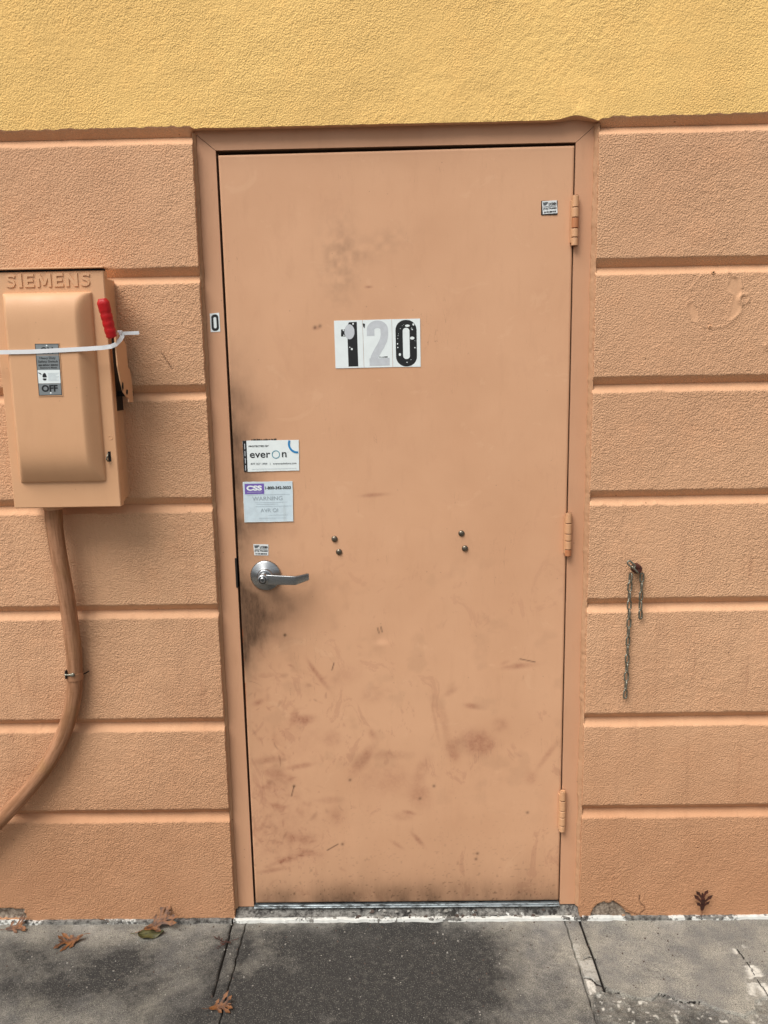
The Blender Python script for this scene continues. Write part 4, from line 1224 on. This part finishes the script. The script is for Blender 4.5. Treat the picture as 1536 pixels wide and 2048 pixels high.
def ground_fields(X, Y):
    dk = 0.14 + 0.18*fbm(X, Y, 0.30, 301, 4) + 0.24*fbm(X, Y, 0.06, 307, 4)
    for (c, rx, ry, a) in dark_c:
        cx_, cy_ = G(*c); xr = rx*0.00122; yr = ry*0.00205
        d = ((X-cx_)/xr)**2 + ((Y-cy_)/yr)**2
        dk += a*np.exp(-d**0.9)*(0.9+0.5*fbm(X, Y, 0.09, 313, 4))
    for (c, rx, ry, a) in light_c:
        cx_, cy_ = G(*c); d = ((X-cx_)/(rx*0.00122))**2 + ((Y-cy_)/(ry*0.00205))**2
        dk -= a*np.exp(-d)
    dk += 0.46*sm(0.44, -0.02, X+0.07*fbm(X, Y, 0.14, 318, 3))*sm(-0.47, -0.36, X)*(0.55+0.45*sm(-0.02, -0.12, Y))*(X > -0.482)*(X < 0.472)
    dk -= 0.16*sm(0.42, 0.55, X)
    dk += 0.16*sm(-0.50, -0.56, X)*sm(-0.03, -0.16, Y)
    lime = np.zeros_like(X); ck = np.zeros_like(X)
    Z = 0.0006*fbm(X, Y, 0.03, 320, 3) + 0.0008*vn(X, Y, 0.25, 330)
    wx = X+0.003*vn(X, Y, 0.016, 340)+0.0012*vn(X, Y, 0.005, 343); wy = Y+0.003*vn(X, Y, 0.016, 341)+0.0012*vn(X, Y, 0.005, 344)
    for L, w, d_ in cracks:
        d = segdist(wx, wy, L) if L not in (line_a, line_r) else segdist(X+0.0006*vn(X, Y, 0.02, 3), Y, L)
        g_ = np.exp(-(d/w)**4); Z -= d_*g_; ck = np.maximum(ck, g_)
    sp_ = inpoly(wx+0.002*vn(X, Y, 0.03, 350), wy, spall)*1.0
    Z += sp_*(-0.0050 + 0.0034*fbm(X, Y, 0.012, 360, 3))
    dk += sp_*(0.26 + 0.25*fbm(X, Y, 0.03, 361))
    lime += sp_*sm(0.42, 0.62, fbm(X, Y, 0.011, 362, 2))*0.7
    # lime smears right
    def smear(a, b, w, amp):
        d = segdist(X, Y, gl([a, b])); return amp*np.exp(-(d/w)**2)*sm(-0.15, 0.15, fbm(X, Y, 0.022, 371, 4))
    lime += smear((1468, 1890), (1530, 1985), 0.012, 1.2) + smear((1478, 1885), (1545, 1990), 0.010, 0.9) + smear((1500, 1960), (1505, 2000), 0.010, 0.8)
    lime += smear((1150, 1885), (1160, 1940), 0.012, 0.3) + 0.8*inpoly(X, Y, gl([(1170, 1958), (1190, 1965), (1192, 1985), (1180, 1990)])) + 0.35*inpoly(X, Y, gl([(1160, 1922), (1190, 1920), (1202, 1960), (1185, 1962), (1170, 1955)]))
    # pale lime bloom next to the wall foot
    lime += 0.30*np.exp(-np.abs(Y+0.035)/0.03)*sm(-0.1, 0.6, fbm(X, Y, 0.08, 380, 3))
    dk += 0.25*np.exp(-(segdist(X, Y, line_a)/0.02)**2) + 0.12*np.exp(-(segdist(X, Y, line_r)/0.02)**2)
    return Z, dk, lime, ck
SB = [(-3.5, -0.4835), (-0.4805, 0.4705), (0.4735, 3.5)]
for (a_, b_) in SB:
    xs = fine_axis(a_, b_, -1.26, 1.10, 0.0030)
    ys = fine_axis(-1.6, -0.020, -0.46, 5, 0.0026)
    X, Y = np.meshgrid(xs, ys)
    Z, dk, lime, ck = ground_fields(X, Y)
    # broken slab edges
    wob_l = 0.0016*vn(Y, Y*0, 0.02, 390)+0.0012*vn(Y, Y*0, 0.07, 391)
    if a_ > -3: X[:, 0] += wob_l[:, 0]; Z[:, 0] -= 0.002
    if b_ < 3: X[:, -1] += wob_l[:, -1]; Z[:, -1] -= 0.002
    cols = []
    P_ = np.stack([X, Y, Z], -1)
    l_ = P_[:, :1].copy(); l_[..., 2] = -0.03; r_ = P_[:, -1:].copy(); r_[..., 2] = -0.03
    P_ = np.concatenate([l_, P_, r_], 1)
    pd = lambda A: np.concatenate([A[:, :1]*0+(1 if A is ck else A[:, :1]), A, A[:, -1:]*0+(1 if A is ck else A[:, -1:])], 1)
    grid_mesh('concrete_slab', P_, M_CONC, [pd(dk), pd(lime), pd(ck)], parent=pave)
# row of slabs further out and the road, continuing past the photographer
MB().box(-3.5, 3.5, -1.595, -0.02, -0.06, -0.028).build('joint_bed', M_BLACK, pave)
M_CONC2 = simple('far_concrete', rgb(118, 112, 102), 0.9, 0, 0.35, 8)
for k in range(7):
    MB().box(-3.5+k, -2.504+k, -3.1, -1.605, -0.06, 0.0, bev=0.004).build('concrete_slab', M_CONC2, pave)
M_ASPH = simple('asphalt', rgb(66, 64, 62), 0.9, 0, 0.3, 12)
rd = MB().add([(-150, -150, -0.12), (150, -150, -0.12), (150, 150, -0.12), (-150, 150, -0.12)], [(0, 1, 2, 3)]).build('ground', M_ASPH, None, fix=False)
rd['kind'] = 'structure'

# mortar sill and white joint strip along the wall foot
def strip(name, x0, x1, prof_fn, parent, whitefn, step=0.003, n=16):
    xs = fine_axis(x0, x1, -1.27, 1.12, step)
    u = np.linspace(0, 1, n); X, U = np.meshgrid(xs, u)
    Y, Z, wm, bm_ = prof_fn(X, U)
    return grid_mesh(name, np.stack([X, Y, Z], -1), M_RUB, [X*0, wm, bm_], parent=parent)
def joint_prof(X, U):
    hgt = 0.0095+0.0015*vn(X, X*0, 0.05, 401)+0.001*vn(X, X*0, 0.012, 402)
    dpt = 0.013+0.0022*vn(X, X*0, 0.03, 403)+0.0012*vn(X, X*0, 0.009, 405)
    y0 = -0.022
    Y = np.where(U < 0.5, y0-0.002-(dpt-0.002)*(U*2), y0-dpt-0.0018*(U-0.5)*2)
    Z = np.where(U < 0.5, hgt, hgt*(1-(U-0.5)*2)-0.001)
    Z = Z+0.0010*fbm(X, U*0.03, 0.01, 404)*(U < 0.9)
    left = sm(-0.48, -0.56, X)
    wm = (0.62+0.4*vn(X, U*0.05, 0.07, 406)+0.26*(X < 0.5))*(1-left) + left*(0.36+0.42*vn(X, U*0.03, 0.16, 408))
    wm = np.clip(wm - 0.4*sm(0.2, 0.6, fbm(X, U*0.02, 0.02, 409)), 0, 1)
    return Y, Z, wm, X*0
strip('joint_strip', -3.5, -0.5255, joint_prof, pave, None)
strip('joint_strip', -0.5205, 0.5185, joint_prof, pave, None)
strip('joint_strip', 0.5235, 3.5, joint_prof, pave, None)
def sill_prof(X, U):
    Y = 0.06 - U*0.086
    br = sm(-0.32, -0.1, X)*sm(0.52, 0.46, X)                      # broken away from the middle to the right
    rough = fbm(X, U*0.06, 0.03, 411, 4)
    h = 0.0285 - 0.0165*sm(0.55, 1.0, U) + 0.0015*rough
    h = h - br*np.clip(0.011*sm(0.62, 0.85, U)*(0.6+1.3*fbm(X, U*0.05, 0.035, 412, 3)), -0.002, 0.018)
    h = np.clip(h, 0.003, 0.0292)
    bm_ = br*sm(0.25, 0.5, fbm(X, U*0.08, 0.03, 413, 3))*sm(0.6, 0.8, U)*0.85
    wm = 0.16 + 0.34*br*sm(-0.1, 0.5, fbm(X, U*0.08, 0.014, 414, 3))*sm(0.55, 0.8, U)+0.12*fbm(X, U*0.08, 0.05, 415, 2)
    return Y, h, wm, bm_
strip('mortar_sill', -0.5155, 0.5155, sill_prof, pave, None, n=30)
# broken chips of mortar lying on the sill edge
chips = MB()
rc_ = random.Random(3)
for k in range(80):
    x = rc_.uniform(-0.22, 0.50) if k < 62 else rc_.uniform(-0.48, 0.5); y = rc_.uniform(-0.030, -0.014); s_ = rc_.uniform(0.0015, 0.0052); z = 0.0105+ (0.012 if y > -0.018 else 0)
    vs = [(x+s_*rc_.uniform(.3, 1.5)*cx_*1.3, y+s_*0.8*cy_*rc_.uniform(.7, 1.2), z+s_*0.55*cz_*rc_.uniform(.6, 1.2)) for cx_, cy_, cz_ in ((-1, -1, -1), (1, -1, -1), (1, 1, -1), (-1, 1, -1), (-.7, -.6, 1), (.7, -.7, 1), (.6, .7, 1), (-.7, .6, 1))]
    chips.add(vs, [(0, 3, 2, 1), (4, 5, 6, 7), (0, 1, 5, 4), (1, 2, 6, 5), (2, 3, 7, 6), (3, 0, 4, 7)], rc_.choice([0, 0, 1]))
ch = chips.build('mortar_chips', [simple('chip_pale', rgb(150, 146, 138), 0.9, 0, 0.3, 90), simple('chip_dark', rgb(84, 70, 62), 0.9, 0, 0.3, 90)])
tag(ch, 'crumbled mortar chips along the broken sill', 'rubble', kind='stuff')
grit = MB()
for k in range(420):
    x = rc_.uniform(-1.2, 1.1); y = -0.04-abs(rc_.gauss(0, 0.18)); s_ = rc_.choice([0.0009, 0.0012, 0.0016, 0.0024])
    if y < -0.5: continue
    vs = [(x+s_*cx_*rc_.uniform(.6, 1.3), y+s_*cy_*rc_.uniform(.6, 1.3), 0.0006+s_*0.5*cz_) for cx_, cy_, cz_ in ((-1, -1, -1), (1, -1, -1), (1, 1, -1), (-1, 1, -1), (-.7, -.6, 1), (.7, -.7, 1), (.6, .7, 1), (-.7, .6, 1))]
    grit.add(vs, [(0, 3, 2, 1), (4, 5, 6, 7), (0, 1, 5, 4), (1, 2, 6, 5), (2, 3, 7, 6), (3, 0, 4, 7)], rc_.choice([0, 1]))
gt = grit.build('grit', [bpy.data.materials['chip_pale'], bpy.data.materials['chip_dark']])
tag(gt, 'fine grit scattered over the pavement', 'grit', kind='stuff')

# ------------------------------------------------------------------ leaves
def oak_leaf(L_, W_, seed, curl=0.25, lobes=3, plain=False):
    r = random.Random(seed); nt, nu = 46, 9
    V_ = np.zeros((nt, nu, 3)); 
    for i in range(nt):
        t_ = i/(nt-1)
        env = (sin(pi*min(1, t_**0.75))**0.7 if 0 < t_ < 1 else 0)*(0.55+0.45*t_ if not plain else 1)
        for j in range(nu):
            u = -1+2*j/(nu-1)
            if plain: w = W_*env*0.9
            else:
                ph = t_*lobes*2*pi + (0.5 if u < 0 else 0)
                lb = max(0, 0.5-0.5*cos(ph))**1.3
                w = W_*env*(0.16+0.84*lb)*(0.85+0.2*r.random()*0.3)
            x = L_*(t_-0.5) + abs(u)*w*0.45*(0 if plain else 1); y = u*w
            z = curl*L_*((t_-0.5)**2)*0.9 + abs(u)**1.5*w*curl*1.2*sin(t_*9+seed) + 0.04*L_*sin(t_*7+u*3+seed)
            V_[i, j] = (x, y, z)
    return V_
def leaf_mesh(L_, W_, seed, curl):
    """lobed oak blade: midrib strip with swept, toothed side lobes; returns verts, faces"""
    r = random.Random(seed); vs = []; fs = []
    def strip(pts, ws, dz):
        n = len(pts); b = len(vs)
        for i, (p, w) in enumerate(zip(pts, ws)):
            q0 = pts[max(0, i-1)]; q1 = pts[min(n-1, i+1)]
            dx, dy = q1[0]-q0[0], q1[1]-q0[1]; l = math.hypot(dx, dy) or 1
            nx, ny = -dy/l, dx/l
            for k in (-1, -0.5, 0, 0.5, 1): vs.append([p[0]+nx*w*k, p[1]+ny*w*k, dz+abs(k)*0.0006])
        for i in range(n-1):
            for k in range(4): fs.append((b+i*5+k, b+i*5+k+1, b+(i+1)*5+k+1, b+(i+1)*5+k))
    n = 14
    bend = r.uniform(-0.12, 0.12)
    mid = [(L_*(i/(n-1)-0.5), L_*bend*sin(pi*i/(n-1))) for i in range(n)]
    strip(mid, [W_*(0.03+0.15*sin(pi*min(1, 0.08+0.92*(i/(n-1))**0.8)))*(1 if i < n-1 else 0.05) for i in range(n)], 0.0)
    for (t_, ln, an) in ((0.30, 0.62, 62), (0.52, 1.0, 52), (0.75, 0.70, 42)):
        for sg in (-1, 1):
            t2 = t_+r.uniform(-0.04, 0.04); l2 = W_*ln*r.uniform(0.85, 1.1); a2 = radians(an+r.uniform(-9, 9))*sg
            i0 = int(t2*(n-1)); bx, by = mid[i0]
            pts = [(bx+l2*u*cos(a2)+l2*0.12*u*u, by+l2*u*sin(a2)) for u in (-0.05, 0.2, 0.4, 0.55, 0.66, 0.78, 0.9, 1.0)]
            ws = [W_*q for q in (0.13, 0.10, 0.08, 0.09, 0.15, 0.10, 0.05, 0.008)]
            strip(pts, ws, 0.0003*sg+0.0006)
    for v in vs:
        x, y = v[0]/L_, v[1]/W_
        v[2] += curl*L_*(x*x*0.9 + 0.35*y*y*(0.6+0.5*sin(seed+x*5))) + 0.03*L_*sin(seed*2+x*6+y*2)
    return vs, fs
def put_leaf(px, py, rot, L_, W_, seed, label, m, name='fallen_leaf', curl=0.3, lobes=3, plain=False, standing=False, tilt=0, zoff=0.0):
    if plain:
        V_ = oak_leaf(L_, W_, seed, curl, lobes, True); nt, nu = V_.shape[:2]
        vs = V_.reshape(-1, 3); fs = [(i*nu+j, i*nu+j+1, (i+1)*nu+j+1, (i+1)*nu+j) for i in range(nt-1) for j in range(nu-1)]
        ml = [V_[i, 4] for i in range(0, nt, 5)]
    else:
        v_, fs = leaf_mesh(L_, W_, seed, curl); vs = np.array(v_)
        ml = [vs[i*5+2] for i in range(0, 14, 2)]
    ml = [Vector([float(c_) for c_ in q])+Vector((0, 0, 0.0009)) for q in ml]
    ml = [ml[0]+Vector((-L_*0.30, L_*0.05, 0.002)), ml[0]+Vector((-L_*0.14, 0, 0.001))]+ml
    if standing:
        p = at(px, py, -0.040); R_ = Matrix.Rotation(radians(rot), 3, 'Y') @ Matrix.Rotation(radians(90), 3, 'X')
    else:
        g_ = atz(px, py, 0.004); p = Vector((g_.x, g_.y, 0)); R_ = Matrix.Rotation(radians(tilt), 3, 'X') @ Matrix.Rotation(radians(rot), 3, 'Z')
    A = vs @ np.array(R_).T
    lift = 0.0
    if not standing: lift = -A[:, 2].min()+0.0015+zoff
    A = A + np.array(p) + np.array([0, 0, lift])
    root = thing(name, label, 'leaf', (float(A[:, 0].mean()), float(A[:, 1].mean()), float(A[:, 2].min())), 'fallen leaves at the wall foot')
    mb = MB(); mb.add([tuple(map(float, q)) for q in A], fs, 0, True)
    mb.build('blade', m, root, fix=False)
    MB().tube([R_ @ q + p + Vector((0, 0, lift)) for q in ml], [0.0009, 0.0009]+[0.0006]*(len(ml)-2), 6).build('leaf_stalk', m, root)
    return root
put_leaf(32, 1856, 20, 0.056, 0.036, 1, 'brown oak leaf at the far left against the wall foot', M_LEAF, tilt=38)
put_leaf(142, 1881, -165, 0.070, 0.044, 2, 'rust brown oak leaf lying flat on the left slab', M_LEAF, curl=0.25, tilt=18)
put_leaf(318, 1853, 35, 0.088, 0.054, 3, 'large tan oak leaf lying over an olive leaf', M_LEAF, curl=0.35, tilt=34, zoff=0.006)
put_leaf(302, 1868, 6, 0.075, 0.024, 4, 'dark olive oval leaf under the large tan oak leaf', M_LEAFG, plain=True, curl=0.2)
put_leaf(218, 1842, 10, 0.038, 0.010, 5, 'small curled brown leaf scrap between the left oak leaves', M_LEAF, plain=True, curl=0.5, tilt=-10)
put_leaf(190, 1838, 40, 0.022, 0.008, 8, 'tiny tan leaf fragment on the white joint strip', M_LEAF, plain=True, curl=0.4)
put_leaf(441, 2016, 12, 0.058, 0.036, 6, 'tan oak leaf on the slab joint at the bottom', M_LEAF, curl=0.3, tilt=16)
put_leaf(1404, 1803, -92, 0.060, 0.040, 7, 'dark brown oak leaf standing against the right wall foot', M_LEAF2, standing=True, curl=0.15)
put_leaf(1530, 1829, 0, 0.032, 0.010, 9, 'dark curled leaf scrap at the far right wall foot', M_LEAF2, plain=True, curl=0.5)
# dry seed sprig on the joint
sp = thing('seed_sprig', 'dry purple-brown seed sprig across the left slab joint', 'twig', (*G(455, 1885), 0))
c = Vector((*G(430, 1878), 0.004)); c2 = Vector((*G(478, 1880), 0.005)); c3 = Vector((*G(440, 1895), 0.004))
mbs = MB().tube([c, (c+c2)/2+Vector((0, -0.02, 0.002)), c2], 0.0009, 6).tube([(c+c2)/2+Vector((0, -0.02, 0.002)), c3], 0.0008, 6)
mbs.build('stem', M_LEAF2, sp)
for k in range(16):
    t_ = k/15; p = c.lerp(c2, t_)+Vector((0, -0.02*sin(pi*t_), 0.003)); 
    if k > 10: p = (c+c2)/2*(1-(k-10)/5)+c3*((k-10)/5)+Vector((0, -0.012, 0.002))
    a = rc_.uniform(0, 2*pi); q = p+Vector((cos(a)*0.010, sin(a)*0.012, 0.002))
    MB().tube([p, p.lerp(q, 0.5), q], [0.0005, 0.0014, 0.0003], 6).build('bud', M_LEAF2, sp)
